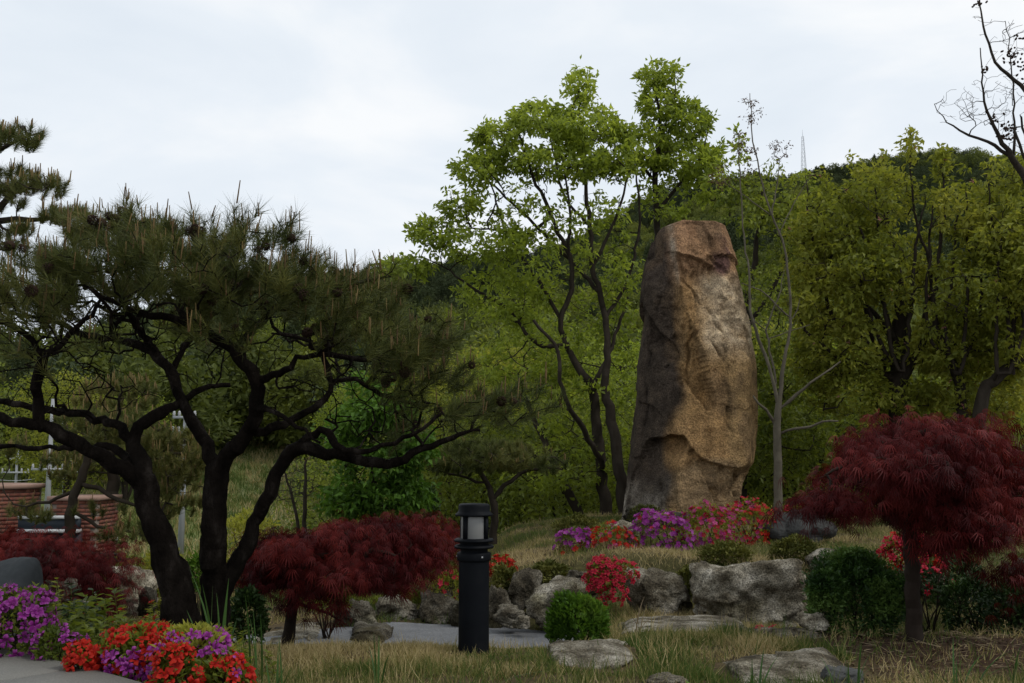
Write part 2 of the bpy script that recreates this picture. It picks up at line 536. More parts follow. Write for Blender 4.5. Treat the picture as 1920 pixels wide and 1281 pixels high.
def build_ground():
    ys = np.concatenate([np.linspace(-6, 4, 12, endpoint=False), np.linspace(4, 20, 230, endpoint=False), np.geomspace(20, 1200, 190)])
    us = np.concatenate([np.linspace(-2.2, -0.75, 30, endpoint=False), np.linspace(-0.75, 0.75, 300), np.linspace(0.75, 2.2, 31)[1:]])
    W = np.where(ys < 10, 10.0, ys)
    X = us[None, :] * W[:, None]
    Yg = np.repeat(ys[:, None], len(us), 1)
    Z = G(X, Yg)
    V = np.stack([X, Yg, Z], -1).reshape(-1, 3)
    a, b = Z.shape
    i, j = np.meshgrid(np.arange(a - 1), np.arange(b - 1), indexing='ij')
    i, j = i.ravel(), j.ravel()
    Q = np.stack([i * b + j, i * b + j + 1, (i + 1) * b + j + 1, (i + 1) * b + j], 1)
    # ground colour zones: soil, lawn thatch, path dust, meadow
    x, y = V[:, 0], V[:, 1]
    nse = fbm(V * 0.9, 4, 3) * 0.5
    px = 960 + x / np.maximum(y, 1) * F
    soil = np.array([.050, .032, .021]); thatch = np.array([.095, .072, .036]); moss = np.array([.075, .08, .024])
    mead = np.array([.125, .155, .045]); mead2 = np.array([.15, .16, .075]); wood = np.array([.04, .042, .018])
    C = np.tile(soil, (len(V), 1))
    lawn = SS(-1.8 + 0 * x, -2, -1)
    w = (SS(y, 3, 4) * (1 - SS(y, 17, 19)))[:, None] * (0.75 + 0.25 * nse[:, None])
    C = C * (1 - w) + thatch * w
    w = (SS(nse, 0.05, 0.5))[:, None] * 0.6
    C = C * (1 - w) + moss * w
    sm = (SS(x, 2.0, 2.7) * (1 - SS(y, 9.0, 9.8)) * SS(y, 6.0, 6.6))[:, None] * .95
    C = C * (1 - sm) + soil * np.array([1.0, .92, .9]) * sm
    rl = rock_line(x)
    w = (SS(y, rl - 1.1, rl - .5) * (1 - SS(y, rl + .3, rl + .9)) * SS(x, -1.3, -.6))[:, None] * .85
    C = C * (1 - w) + np.array([.055, .052, .020]) * w
    w = SS(y, 17, 20)[:, None]
    C = C * (1 - w) + wood * w
    w = (SS(y, 34, 40) * (1 - SS(y, 95, 110)) * (1 - SS(px, 640, 760)))[:, None]
    mm = mead * (1 - SS(nse, -.3, .4)[:, None]) + mead2 * SS(nse, -.3, .4)[:, None]
    C = C * (1 - w) + mm * w
    g = obj('ground', V, Q, M['ground'], None, {'zone': C}, True)
    props(g, kind='structure')

def ground_mat():
    m, nt, ns, ln = new_mat('ground_earth')
    a = ns.new('ShaderNodeAttribute'); a.attribute_name = 'zone'
    tc = ns.new('ShaderNodeTexCoord')
    n = ns.new('ShaderNodeTexNoise'); n.inputs['Scale'].default_value = 14; n.inputs['Detail'].default_value = 8; n.inputs['Roughness'].default_value = .7
    ln.new(tc.outputs['Object'], n.inputs['Vector'])
    r = ramp(ns, [(.45, .42, .4), (1, 1, 1), (1.5, 1.5, 1.4)], [.3, .5, .7])
    ln.new(n.outputs['Fac'], r.inputs['Fac'])
    mu = ns.new('ShaderNodeVectorMath'); mu.operation = 'MULTIPLY'
    ln.new(a.outputs['Color'], mu.inputs[0]); ln.new(r.outputs['Color'], mu.inputs[1])
    b = ns.new('ShaderNodeBsdfPrincipled'); b.inputs['Roughness'].default_value = .95; b.inputs['Specular IOR Level'].default_value = .1
    ln.new(mu.outputs[0], b.inputs['Base Color'])
    bp = ns.new('ShaderNodeBump'); bp.inputs['Strength'].default_value = .8; bp.inputs['Distance'].default_value = .03
    ln.new(n.outputs['Fac'], bp.inputs['Height']); ln.new(bp.outputs[0], b.inputs['Normal'])
    o = ns.new('ShaderNodeOutputMaterial'); ln.new(b.outputs[0], o.inputs['Surface'])
    return m
M['ground'] = ground_mat()
build_ground()

# the grey path that passes behind the lawn
def build_path():
    cx = np.array([-9.0, -6, -4, -2.6, -1.2, -0.3, 0.3, 0.75])
    cy = np.array([11.4, 10.2, 9.75, 9.7, 9.75, 9.7, 9.6, 9.5])
    hw = np.array([.05, .08, .12, .2, .85, .85, .55, .2])
    s = np.linspace(0, 7, 120)
    k = np.arange(8)
    X, Yc, Wd = np.interp(s, k, cx), np.interp(s, k, cy), np.interp(s, k, hw)
    ker = np.ones(13) / 13
    X2 = np.convolve(np.pad(X, 6, 'edge'), ker, 'valid'); Y2 = np.convolve(np.pad(Yc, 6, 'edge'), ker, 'valid')
    T = norm(np.stack([np.gradient(X2), np.gradient(Y2)], 1))
    N = np.stack([-T[:, 1], T[:, 0]], 1)
    rows = []
    for f in np.linspace(-1, 1, 9):
        wob = 0.05 * np.sin(s * 5 + f) * (abs(f) > .9)
        x = X2 + N[:, 0] * (Wd * f + wob); y = Y2 + N[:, 1] * (Wd * f + wob)
        rows.append(np.stack([x, y, 0 * x - .38 + .022 * (1 - f * f)], 1))
    V = np.stack(rows, 0)
    gzv = G(V[..., 0], V[..., 1])
    V[..., 2] = np.maximum(gzv + .012, V[..., 2] - .03)
    a, b = V.shape[:2]
    i, j = np.meshgrid(np.arange(a - 1), np.arange(b - 1), indexing='ij')
    i, j = i.ravel(), j.ravel()
    Q = np.stack([i * b + j, (i + 1) * b + j, (i + 1) * b + j + 1, i * b + j + 1], 1)[:, ::-1]
    g = obj('path', V.reshape(-1, 3), Q, M['path'], None, None, True)
    props(g, kind='structure')
build_path()

# granite patio in the near left corner, cut slabs with open joints
def build_patio():
    top = 0.22
    pts = []
    for px, py in [(-330, 1180), (-160, 1194), (0, 1215), (130, 1243), (275, 1281), (420, 1335), (600, 1440)]:
        el = (860 - py) / F
        v = (640.5 - py) / F
        t = (SP + v * CP) / (CP - v * SP)
        Y = (top - CAM_H) / t
        pts.append(U(px, py, Y)[:2])
    pts = np.array(pts)
    s = np.linspace(0, len(pts) - 1, 200)
    E = np.stack([np.interp(s, np.arange(len(pts)), pts[:, k]) for k in (0, 1)], 1)
    ker = np.ones(21) / 21
    E = np.stack([np.convolve(np.pad(E[:, k], 10, 'edge'), ker, 'valid') for k in (0, 1)], 1)
    d = np.concatenate([[0], np.cumsum(np.linalg.norm(np.diff(E, axis=0), axis=1))])
    root = thing('patio', None, None, (E[100, 0], E[100, 1] - 1, 0))
    del_keys = list(root.keys())
    root['kind'] = 'structure'
    T = norm(np.gradient(E, axis=0))
    N = np.stack([T[:, 1], -T[:, 0]], 1)          # towards the camera side
    if N[100, 1] > 0: N = -N
    bands = [(0.0, .55), (.555, 1.1), (1.105, 1.65), (1.655, 2.2)]
    L = .93
    for bi, (o0, o1) in enumerate(bands):
        x0 = (bi % 2) * .47 - .4
        while x0 < d[-1]:
            a, b = max(x0 + .004, 0), min(x0 + L - .004, d[-1])
            x0 += L
            if b - a < .1: continue
            ss = np.linspace(a, b, 6)
            P0 = np.stack([np.interp(ss, d, E[:, k]) + np.interp(ss, d, N[:, k]) * o0 for k in (0, 1)], 1)
            P1 = np.stack([np.interp(ss, d, E[:, k]) + np.interp(ss, d, N[:, k]) * o1 for k in (0, 1)], 1)
            c = (P0.mean(0) + P1.mean(0)) / 2
            mb = MB()
            ring = np.concatenate([P0, P1[::-1]])
            ins = ring + (c - ring) * .012
            n = len(ring)
            V = np.concatenate([np.c_[ring, np.full(n, -.05)], np.c_[ring, np.full(n, top - .008)], np.c_[ins, np.full(n, top)]])
            js = np.arange(n)
            q = np.concatenate([np.stack([js, (js + 1) % n, n + (js + 1) % n, n + js], 1), np.stack([n + js, n + (js + 1) % n, 2 * n + (js + 1) % n, 2 * n + js], 1)])
            mb.add(V, q)
            h = np.arange(5)
            mb.Q.append(np.stack([2 * n + h, 2 * n + h + 1, 2 * n + n - 2 - h, 2 * n + n - 1 - h], 1))
            V, Fs = mb.out()
            obj('paving_slab', V, Fs, M['patio'], root)
build_patio()

# ------------------------------------------------------------------ rocks
def cube_sphere(n):
    V, Q = [], []
    g = np.linspace(-1, 1, n + 1)
    base = 0
    for ax in range(3):
        for sg in (-1, 1):
            a, b = np.meshgrid(g, g, indexing='ij')
            P = np.zeros((n + 1, n + 1, 3))
            P[..., ax] = sg; P[..., (ax + 1) % 3] = a; P[..., (ax + 2) % 3] = b
            i, j = np.meshgrid(np.arange(n), np.arange(n), indexing='ij'); i, j = i.ravel(), j.ravel()
            q = np.stack([i * (n + 1) + j, (i + 1) * (n + 1) + j, (i + 1) * (n + 1) + j + 1, i * (n + 1) + j + 1], 1)
            if sg < 0: q = q[:, ::-1]
            V.append(P.reshape(-1, 3)); Q.append(q + base); base += (n + 1) ** 2
    V = np.concatenate(V); Q = np.concatenate(Q)
    key = np.round(V * 1e5).astype(np.int64)
    _, fi, inv = np.unique(key, axis=0, return_index=True, return_inverse=True)
    return norm(V[fi]), inv.reshape(-1)[Q]

def facets(P, n, seed, tilt, stretch=(1, 1, 1), warp=.25, wscale=2.0):
    """piecewise-planar relief: each fracture plane has its own slope"""
    rng = np.random.default_rng(seed)
    Q_ = P * np.array(stretch)
    S = Q_[rng.choice(len(P), n, replace=False)]
    W = Q_ + warp * np.stack([fbm(Q_ * wscale + k * 31, 3, seed + k) for k in range(3)], 1)
    best = np.full(len(P), 1e9); bi = np.zeros(len(P), int)
    for k in range(n):
        d2 = np.sum((W - S[k]) ** 2, 1)
        m = d2 < best
        best[m] = d2[m]; bi[m] = k
    N = rng.normal(0, tilt, (n, 3)); a = rng.normal(0, tilt * .12, n)
    return a[bi] + np.sum((Q_ - S[bi]) * N[bi], 1)

CS = {n: cube_sphere(n) for n in (16, 28, 44)}

def rock_shape(seed, n=28, planes=18, sharp=16.0, rough=.10, boxy=.5, fac=1.0):
    rng = np.random.default_rng(seed)
    D, Q = CS[n]
    Nn = rdir(rng, planes)
    H = rng.uniform(.72, 1.0, planes)
    ax = np.array([[1, 0, 0], [-1, 0, 0], [0, 1, 0], [0, -1, 0], [0, 0, 1], [0, 0, -1]]) + rng.normal(0, .16, (6, 3))
    Nn = np.concatenate([Nn, norm(ax)]); H = np.concatenate([H, rng.uniform(.66, .8, 6) if boxy else np.ones(6)])
    dots = np.clip(D @ Nn.T, .02, None)
    R = H[None] / dots
    k = sharp
    r = (np.sum(R ** -k, 1)) ** (-1 / k)
    P = D * r[:, None]
    nn = fbm(P * 1.7 + seed, 3, seed) * rough + fbm(P * 5 + seed, 4, seed + 3, .6) * rough * .38
    P = P * (1 + nn[:, None] + fac * (facets(P, 26, seed + 5, .20, warp=.12)[:, None] + facets(P, 90, seed + 6, .14, warp=.08)[:, None] * .6))
    P /= np.maximum(np.abs(P).max(0), 1e-6)
    return P, Q

def rock(l, r, t, b, Y, label, seed, mat='granite', depth=.8, n=28, sink=.25, tone=1.0, name='rock', cat='rock', moss=.35, **kw):
    P, Q = rock_shape(seed, n, **kw)
    A, B = U(l, (t + b) / 2, Y), U(r, (t + b) / 2, Y)
    zt, zb = U((l + r) / 2, t, Y)[2], U((l + r) / 2, b, Y)[2]
    w = B[0] - A[0]
    h = (zt - zb) * (1 + sink)
    d = w * depth
    c = np.array([(A[0] + B[0]) / 2, Y + d * .35, zt - h / 2])
    V = P * np.array([w / 2, d / 2, h / 2]) + c
    bot = V[:, 2].min()
    hh = (V[:, 2] - zb) / max(zt - zb, .01)
    nz = fbm(V * 2.2, 4, seed + 40)
    ms = np.clip(SS(nz - hh * .9, -.25, .35), 0, 1)[:, None] * moss
    C = np.full((len(V), 3), tone)
    C = C * (1 - ms) + np.array([.42, .42, .16]) * tone * ms
    dark = SS(fbm(V * 1.1 + 9, 3, seed + 60), .1, .5)[:, None] * .35
    C *= (1 - dark)
    return solo(name, V, Q, M[mat], label, cat, None, {'shade': C}, True)

STONES = []
def slab(l, r, t, b, Y, label, seed, tone=1.0, moss=.2, n=44, top=.05, **kw):
    """flat stone bedded in the ground between image rows t (far edge) and b (near edge)"""
    g = GP((l + r) / 2, Y)
    zt = g[2] + top
    def dist(py):
        v = (640.5 - py) / F
        return (zt - CAM_H) / ((SP + v * CP) / (CP - v * SP))
    Yf, Yn = dist(t), max(dist(b), dist(t) - 1.6)
    P, Q = rock_shape(seed, n, 10, 8.0, .07, .5, .7)
    STONES.append((U((l + r) / 2, (t + b) / 2, (Yf + Yn) / 2)[0], (Yf + Yn) / 2, (U(r, b, (Yf + Yn) / 2)[0] - U(l, b, (Yf + Yn) / 2)[0]) * .48, (Yf - Yn) * .47))
    A, B = U(l, (t + b) / 2, (Yf + Yn) / 2), U(r, (t + b) / 2, (Yf + Yn) / 2)
    V = P * np.array([(B[0] - A[0]) / 2, (Yf - Yn) / 2, .16])
    V[:, 2] = np.where(V[:, 2] > 0, V[:, 2] - .16, V[:, 2] - .16)
    V += np.array([(A[0] + B[0]) / 2, (Yf + Yn) / 2, 0])
    gg = G(V[:, 0], V[:, 1])
    V[:, 2] += gg + top + .012 * fbm(V * 4, 3, seed)
    C = np.full((len(V), 3), tone)
    ms = np.clip(SS(fbm(V * 3, 4, seed + 40), .0, .6), 0, 1)[:, None] * moss
    C = C * (1 - ms) + np.array([.5, .45, .22]) * tone * ms
    return solo('rock', V, Q, M['granite'], label, 'rock', None, {'shade': C}, True)

rock(1292, 1546, 1046, 1186, 9.35, 'largest pale grey boulder left of the round dark bush', 11, n=44, planes=12, depth=.62, tone=1.3, rough=.12)
rock(1158, 1314, 1062, 1152, 9.75, 'boxy lichen-covered boulder right of the crimson azalea', 12, n=44, depth=.7, tone=1.1, moss=.7, boxy=1)
rock(985, 1150, 1086, 1176, 9.95, 'sloping wedge-shaped boulder behind the bright green bush', 23, n=44, planes=10, depth=.7, tone=1.15, moss=.45)
rock(952, 1024, 1066, 1135, 10.45, 'dark pitted boulder on the mound edge right of the lamp post', 14, depth=.9, tone=.8, moss=.5)
rock(1060, 1112, 1069, 1096, 10.6, 'small grey stone left of the crimson azalea', 15, tone=.8)
slab(1150, 1412, 1124, 1188, 8.35, 'long flat slab rock in the grass below the big boulders', 16, tone=1.15, moss=.15, top=0.15)
slab(1008, 1206, 1168, 1246, 6.75, 'flat pale stone set in the lawn right of the lamp post', 17, tone=1.2, moss=.15, top=0.085)
slab(1312, 1655, 1200, 1266, 6.05, 'wide flat pale rock at the bottom of the lawn', 18, tone=1.15, moss=.2, top=0.11)
slab(1400, 1580, 1152, 1192, 7.9, 'low flat stone with two fallen red blossoms', 19, tone=1.0, moss=.2, top=0.07)
rock(1508, 1675, 1030, 1092, 10.2, 'flat-topped grey rock behind the round dark bush', 20, depth=.7, tone=.95)
rock(1138, 1204, 975, 1012, 13.2, 'white stone peeking out left of the purple azalea', 22, depth=.8, tone=2.1, moss=0)
rock(908, 962, 1092, 1172, 10.35, 'upright mossy rock just right of the lamp post', 13, depth=1.0, tone=.75, moss=.6)
rock(922, 990, 1138, 1174, 9.9, 'low squarish stone at the path edge right of the lamp post', 24, depth=.9, tone=.85)
rock(960, 1000, 1152, 1176, 9.7, 'smallest stone at the path edge beneath the wedge boulder', 25, tone=1.1)
rock(776, 868, 1102, 1172, 10.6, 'tall grey rock beside the path left of the lamp post', 26, depth=.9, tone=.85, mat='granite')
rock(690, 792, 1120, 1170, 10.75, 'wide sloping stone on the far side of the path', 27, depth=.8, tone=.95)
rock(812, 866, 1050, 1118, 11.6, 'pale rock half hidden behind the lamp post', 28, tone=1.15)
rock(836, 905, 1120, 1176, 10.35, 'brownish rock behind the lamp post at the path edge', 29, tone=.8)
rock(612, 706, 1122, 1176, 10.4, 'rounded tan stone under the left red maple', 30, tone=.9)
slab(476, 640, 1150, 1200, 8.4, 'flat pale stone in front of the left maple trunk', 31, tone=1.05, moss=.2)
slab(648, 742, 1158, 1192, 8.9, 'low dark mossy stone where the lawn meets the path', 32, tone=.6, moss=.7, top=.13)
rock(58, 140, 1083, 1142, 8.6, 'flat-topped stone behind the purple azalea at left', 33, depth=.8, tone=1.0, boxy=1)
rock(190, 285, 1060, 1140, 9.9, 'bright white rock seen left of the pine trunks', 34, tone=1.8, moss=.1)
rock(252, 292, 1100, 1150, 9.3, 'dark rounded stone in front of the bright white rock', 35, tone=.5, moss=.4)
rock(-75, 54, 1050, 1140, 6.1, 'smooth dark boulder at the left edge above the purple azalea', 36, mat='granite_dark', depth=1.0, sharp=4, rough=.03, boxy=0, fac=0, planes=6, sink=.6, n=44)
rock(1550, 1632, 1254, 1300, 5.75, 'small blue-grey stone at the bottom edge below the maple', 37, mat='granite_grey', tone=1.3)
rock(1205, 1300, 1268, 1300, 5.8, 'tan stone at the bottom edge left of the broad-leaved weed', 38, tone=1.1)
rock(1880, 2060, 1030, 1190, 8.4, 'tall dark rock at the right edge behind the red maple', 39, tone=.35, moss=.5, depth=.7)
rock(272, 306, 1156, 1186, 7.3, 'small round stone left of the pine trunks', 40, tone=.9)
rock(1500, 1562, 1152, 1180, 7.75, 'small white stone left of the dark round bush base', 41, tone=2.2, moss=0)
rock(110, 172, 1128, 1158, 7.8, 'low grey stone among the leafy plants at left', 42, tone=.9)
rock(300, 352, 1140, 1170, 9.0, 'pale stone between the path and the pine trunks', 43, tone=.9)
rock(1690, 1800, 1060, 1110, 10.1, 'grey rock behind the right maple trunk', 45, tone=.7)

# lumpy boulder on the mound: five fused lobes
def lumpy():
    D, Q = CS[44]
    lobes = [(-.6, -.22, -.2, .44), (-.13, -.39, -.12, .45), (.38, -.33, .0, .43), (.05, -.05, .28, .42), (-.38, .05, .2, .38), (.5, .1, .25, .38), (.8, -.15, -.1, .36), (-.85, .1, -.1, .33), (.0, .0, .0, .42), (.25, -.3, -.35, .4)]
    t = np.linspace(.2, 1.9, 90)
    best = np.zeros(len(D))
    for k, (x, y, z, r) in enumerate(lobes):
        c = np.array([x, y, z])
        bq = D @ c
        disc = bq ** 2 - (c @ c - r * r)
        s = np.where(disc > 0, bq + np.sqrt(np.maximum(disc, 0)), 0)
        best = np.maximum(best, s)
    P = D * best[:, None]
    P *= (1 + .03 * fbm(P * 3, 4, 8) + .02 * fbm(P * 9, 3, 9, .5, True))[:, None]
    P /= np.abs(P).max(0)
    A, B = U(1430, 985, 12.6), U(1582, 985, 12.6)
    zt, zb = U(1500, 953, 12.6)[2], U(1500, 1030, 12.6)[2]
    c = np.array([(A[0] + B[0]) / 2, 12.9, (zt + zb) / 2])
    V = P * np.array([(B[0] - A[0]) / 2, .4, (zt - zb) / 2]) + c
    C = np.full((len(V), 3), .75)
    solo('lumpy_boulder', V, Q, M['granite_grey'], 'dark blue-grey lumpy boulder on the mound right of the azaleas', 'boulder', None, {'shade': C}, True)
lumpy()

# ------------------------------------------------------------------ the standing stone
def monolith():
    Y = 15.0
    # silhouette from the photograph: y, left x, right x
    prof = [(421, 1250, 1356), (425, 1240, 1363), (432, 1233, 1368), (446, 1228, 1372), (470, 1224, 1377), (500, 1217, 1386), (540, 1212, 1394),
            (580, 1209, 1401), (620, 1205, 1411), (645, 1203, 1414), (680, 1200, 1419), (720, 1198, 1421), (760, 1197, 1422), (800, 1193, 1421),
            (840, 1189, 1420), (862, 1187, 1416), (878, 1184, 1408), (892, 1183, 1396), (915, 1181, 1388), (940, 1178, 1385), (975, 1172, 1388), (1010, 1168, 1392)]
    pr = np.array(prof, float)
    nv, nu = 330, 300
    rows = np.linspace(421, 1000, nv)
    # photograph y -> height; left/right in metres at distance Y
    z = np.array([U(1300, p, Y)[2] for p in rows])
    L = np.interp(rows, pr[:, 0], pr[:, 1]); R = np.interp(rows, pr[:, 0], pr[:, 2])
    xL = np.array([U(a, p, Y)[0] for a, p in zip(L, rows)]); xR = np.array([U(a, p, Y)[0] for a, p in zip(R, rows)])
    # cross-section polygon (unit): left-back, left-front ridge, front, right-front, right-back
    th = np.linspace(0, 2 * math.pi, nu, endpoint=False)
    V = np.zeros((nv, nu, 3))
    h = (rows - 421) / (1000 - 421)
    # ridge position across the width (fraction), moves from .22 at the top to .42 in the middle
    ridge = np.interp(rows, [421, 470, 560, 640, 760, 900, 1000], [.22, .26, .33, .38, .38, .34, .3])
    dep = np.interp(h, [0, .05, .5, 1], [.55, .70, .95, 1.1])
    for i in range(nv):
        w = (xR[i] - xL[i])
        f = ridge[i]
        poly = np.array([[0, .55], [.02, .12], [f * .55, -.22], [f, -.50], [.80, -.42], [.97, -.10], [1.0, .3], [.8, .85], [.3, .95], [0, .55]])
        poly[:, 1] *= dep[i]
        seg = np.linalg.norm(np.diff(poly * [w, 1], axis=0), axis=1)
        s = np.concatenate([[0], np.cumsum(seg)]); s /= s[-1]
        t = th / (2 * math.pi)
        X = np.interp(t, s, poly[:, 0]); Yy = np.interp(t, s, poly[:, 1])
        # soften corners
        ker = np.ones(9) / 9
        X = np.convolve(np.pad(X, 4, 'wrap'), ker, 'valid'); Yy = np.convolve(np.pad(Yy, 4, 'wrap'), ker, 'valid')
        X = (X - X.min()) / (X.max() - X.min())
        V[i, :, 0] = xL[i] + X * w
        V[i, :, 1] = Y + Yy
        V[i, :, 2] = z[i]
    P = V.reshape(-1, 3)
    px = 960 + P[:, 0] / Y * F; py = np.repeat(rows, nu)
    front = P[:, 1] < Y + .3
    # large chipped facets and flakes
    c = np.array([.5 * (xL.min() + xR.max()), Y + .2, 0])
    out = P - c; out[:, 2] = 0; out = norm(out)
    q = P * np.array([1.0, 1.0, .8])
    qv = P * np.array([1.3, 1.3, .9])
    w1 = fbm(qv * 1.1 + 2, 3, 71)
    d = .05 * w1 + .02 * fbm(qv * 2.6 + .3 * w1[:, None], 4, 75, .55, True) + .026 * fbm(q * 5, 4, 77, .6) + .010 * fbm(q * 19, 3, 79, .6)
    # stepped fracture planes
    tilt = P[:, 2] * .9 + P[:, 0] * .55
    st = vn(np.c_[P[:, 0] * .9, P[:, 1] * .9, tilt * .7] + 4, 91) * 2.6
    fr = st - np.floor(st)
    d += .075 * (SS(fr, 0, .14) - fr) * (0.5 + .5 * vn(q * 2.1, 92))
    # bulging block at lower right (from y 640 to 880, right of x 1345) with an undercut
    bx = SS(px, 1338, 1352) * SS(py, 668, 690) * (1 - SS(py, 862, 884 - (px - 1380) * .1))
    d += .17 * bx * front
    bx2 = SS(px, 1330, 1338) * SS(py, 640, 650) * (1 - SS(py, 735, 745)) * (1 - SS(px, 1352, 1356))
    d += .08 * bx2 * front
    bx3 = SS(px, 1362, 1372) * SS(py, 636, 648) * (1 - SS(py, 700, 716))
    d += .07 * bx3 * front
    # arch-shaped flake low in the middle
    e1 = ((px - 1325) / 70.0) ** 2 + ((py - 905) / 95.0) ** 2
    d += .10 * (1 - SS(e1, .9, 1.05)) * front * (py < 1000)
    # recess on the upper left shaded side
    e2 = ((px - 1236) / 12.0) ** 2 + ((py - 480) / 55.0) ** 2
    d -= .12 * (1 - SS(e2, .3, 1.1)) * front
    # cracks
    crack = np.zeros(len(P))
    for pts in ([(1262, 470), (1275, 530), (1300, 560), (1290, 640), (1262, 760), (1258, 860)], [(1322, 640), (1336, 700), (1340, 760), (1345, 830), (1362, 880), (1368, 930)], [(1240, 560), (1220, 660), (1212, 800)], [(1300, 560), (1345, 640), (1332, 690)]):
        pts = np.array(pts, float)
        xc = np.interp(py, pts[:, 1], pts[:, 0]) + 5 * vn(np.c_[py * .06, 0 * py, 0 * py], 3)
        inside = (py > pts[0, 1]) & (py < pts[-1, 1])
        cm = np.exp(-((px - xc) / 3.2) ** 2) * inside * front * (.45 + .55 * vn(np.c_[py * .03, 0 * py, 0 * py + 7], 9))
        d -= .10 * cm; crack = np.maximum(crack, cm)
    d += facets(np.c_[P[:, 0] + .55 * P[:, 2], P[:, 1], P[:, 2] - .55 * P[:, 0]], 22, 501, .24, (1.1, 1, .75), .12, 1.5) + facets(P, 110, 502, .16, (1.2, 1, .8), .10, 4) * .45
    d = .19 * np.tanh(d / .19)
    d *= .2 + .8 * SS(px, 1195, 1262) * (1 - SS(px, 1365, 1412))
    d *= .30 + .70 * SS(py, 424, 520)
    edge = SS(h, 0, .02)
    P = P + out * ((d - .012) * np.repeat(np.clip(edge + .15, 0, 1), nu))[:, None]
    # top cap: rings shrinking inwards, uneven
    caps = []
    ring = P[:nu].copy()
    cc = ring.mean(0)
    K = 12
    for k in range(1, K + 1):
        f = 1 - k / K
        rr = cc + (ring - cc) * f
        rr[:, 2] = ring[:, 2] * f + (1 - f) * cc[2] + .012 * (1 - f * f) + .015 * fbm(rr * 4, 3, 44)
        caps.append(rr)
    P = np.concatenate([np.concatenate(caps[::-1]), P])
    crack = np.concatenate([np.zeros(len(P) - len(crack)), crack])
    rws = nv + K
    i, j = np.meshgrid(np.arange(rws - 1), np.arange(nu), indexing='ij'); i, j = i.ravel(), j.ravel()
    j2 = (j + 1) % nu
    Q = np.stack([i * nu + j, (i + 1) * nu + j, (i + 1) * nu + j2, i * nu + j2], 1)
    # stone colours, darker along the cracks, with the left face's shade painted in
    px = 960 + P[:, 0] / Y * F
    py = 860 - (P[:, 2] - CAM_H) / Y * F
    n1 = fbm(P * 1.3, 4, 31); n2 = fbm(P * 4.5, 4, 33); n3 = fbm(P * np.array([2, 2, 1.3]), 4, 37)
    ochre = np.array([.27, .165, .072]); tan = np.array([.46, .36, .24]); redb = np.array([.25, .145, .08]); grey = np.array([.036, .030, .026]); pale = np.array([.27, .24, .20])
    C = np.tile(ochre, (len(P), 1))
    def mixc(C, col, w): return C * (1 - w[:, None]) + col * w[:, None]
    C = mixc(C, redb, np.clip((1 - SS(py, 500, 560)) * .9 + n1 * .2, 0, 1))
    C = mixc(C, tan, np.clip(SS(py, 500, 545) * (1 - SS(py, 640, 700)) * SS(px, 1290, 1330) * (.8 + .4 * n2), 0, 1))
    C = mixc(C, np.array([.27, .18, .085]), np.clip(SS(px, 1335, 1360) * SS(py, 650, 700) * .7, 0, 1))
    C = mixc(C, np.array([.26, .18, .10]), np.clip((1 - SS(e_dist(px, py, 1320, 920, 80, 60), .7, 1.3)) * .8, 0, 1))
    blot = np.clip((1 - SS(e_dist(px, py, 1352, 490, 22, 36), .4, 1.2)) + (1 - SS(e_dist(px, py, 1352, 452, 14, 14), .4, 1.2)), 0, 1)
    C = mixc(C, np.array([.10, .055, .045]), blot * np.clip(.6 + n2 * .6, 0, 1))
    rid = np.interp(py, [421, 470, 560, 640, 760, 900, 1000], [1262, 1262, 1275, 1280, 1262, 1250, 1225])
    left = 1 - SS(px + 12 * n1, rid - 20, rid + 8)  # mask for the shade painted on the left face
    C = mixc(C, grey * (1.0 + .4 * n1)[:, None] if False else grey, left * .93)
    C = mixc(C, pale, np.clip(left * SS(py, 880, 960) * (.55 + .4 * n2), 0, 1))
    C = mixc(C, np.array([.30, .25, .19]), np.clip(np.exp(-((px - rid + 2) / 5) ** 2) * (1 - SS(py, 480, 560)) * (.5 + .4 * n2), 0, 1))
    C = mixc(C, np.array([.10, .068, .042]), np.clip(SS(n3, .15, .6) * .5, 0, 1))
    C *= (1 - .55 * crack)[:, None]
    C *= np.clip(1 + .22 * n2 + .15 * n1, .4, 1.6)[:, None]
    C = np.clip(C, .01, .6)
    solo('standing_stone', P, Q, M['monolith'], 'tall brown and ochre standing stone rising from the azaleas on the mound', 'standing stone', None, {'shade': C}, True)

def e_dist(px, py, cx, cy, rx, ry):
    return ((px - cx) / rx) ** 2 + ((py - cy) / ry) ** 2

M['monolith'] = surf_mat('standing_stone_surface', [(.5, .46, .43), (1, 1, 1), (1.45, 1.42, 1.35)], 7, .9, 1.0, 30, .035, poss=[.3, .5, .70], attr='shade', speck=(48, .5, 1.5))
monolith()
# mossy stones wedged under its foot
rock(1170, 1235, 948, 985, 14.2, 'dark mossy wedge stone under the left foot of the standing stone', 50, tone=.35, moss=.9)
rock(1232, 1300, 957, 985, 13.9, 'low dark stone in front of the standing stone foot', 51, tone=.4, moss=.9)

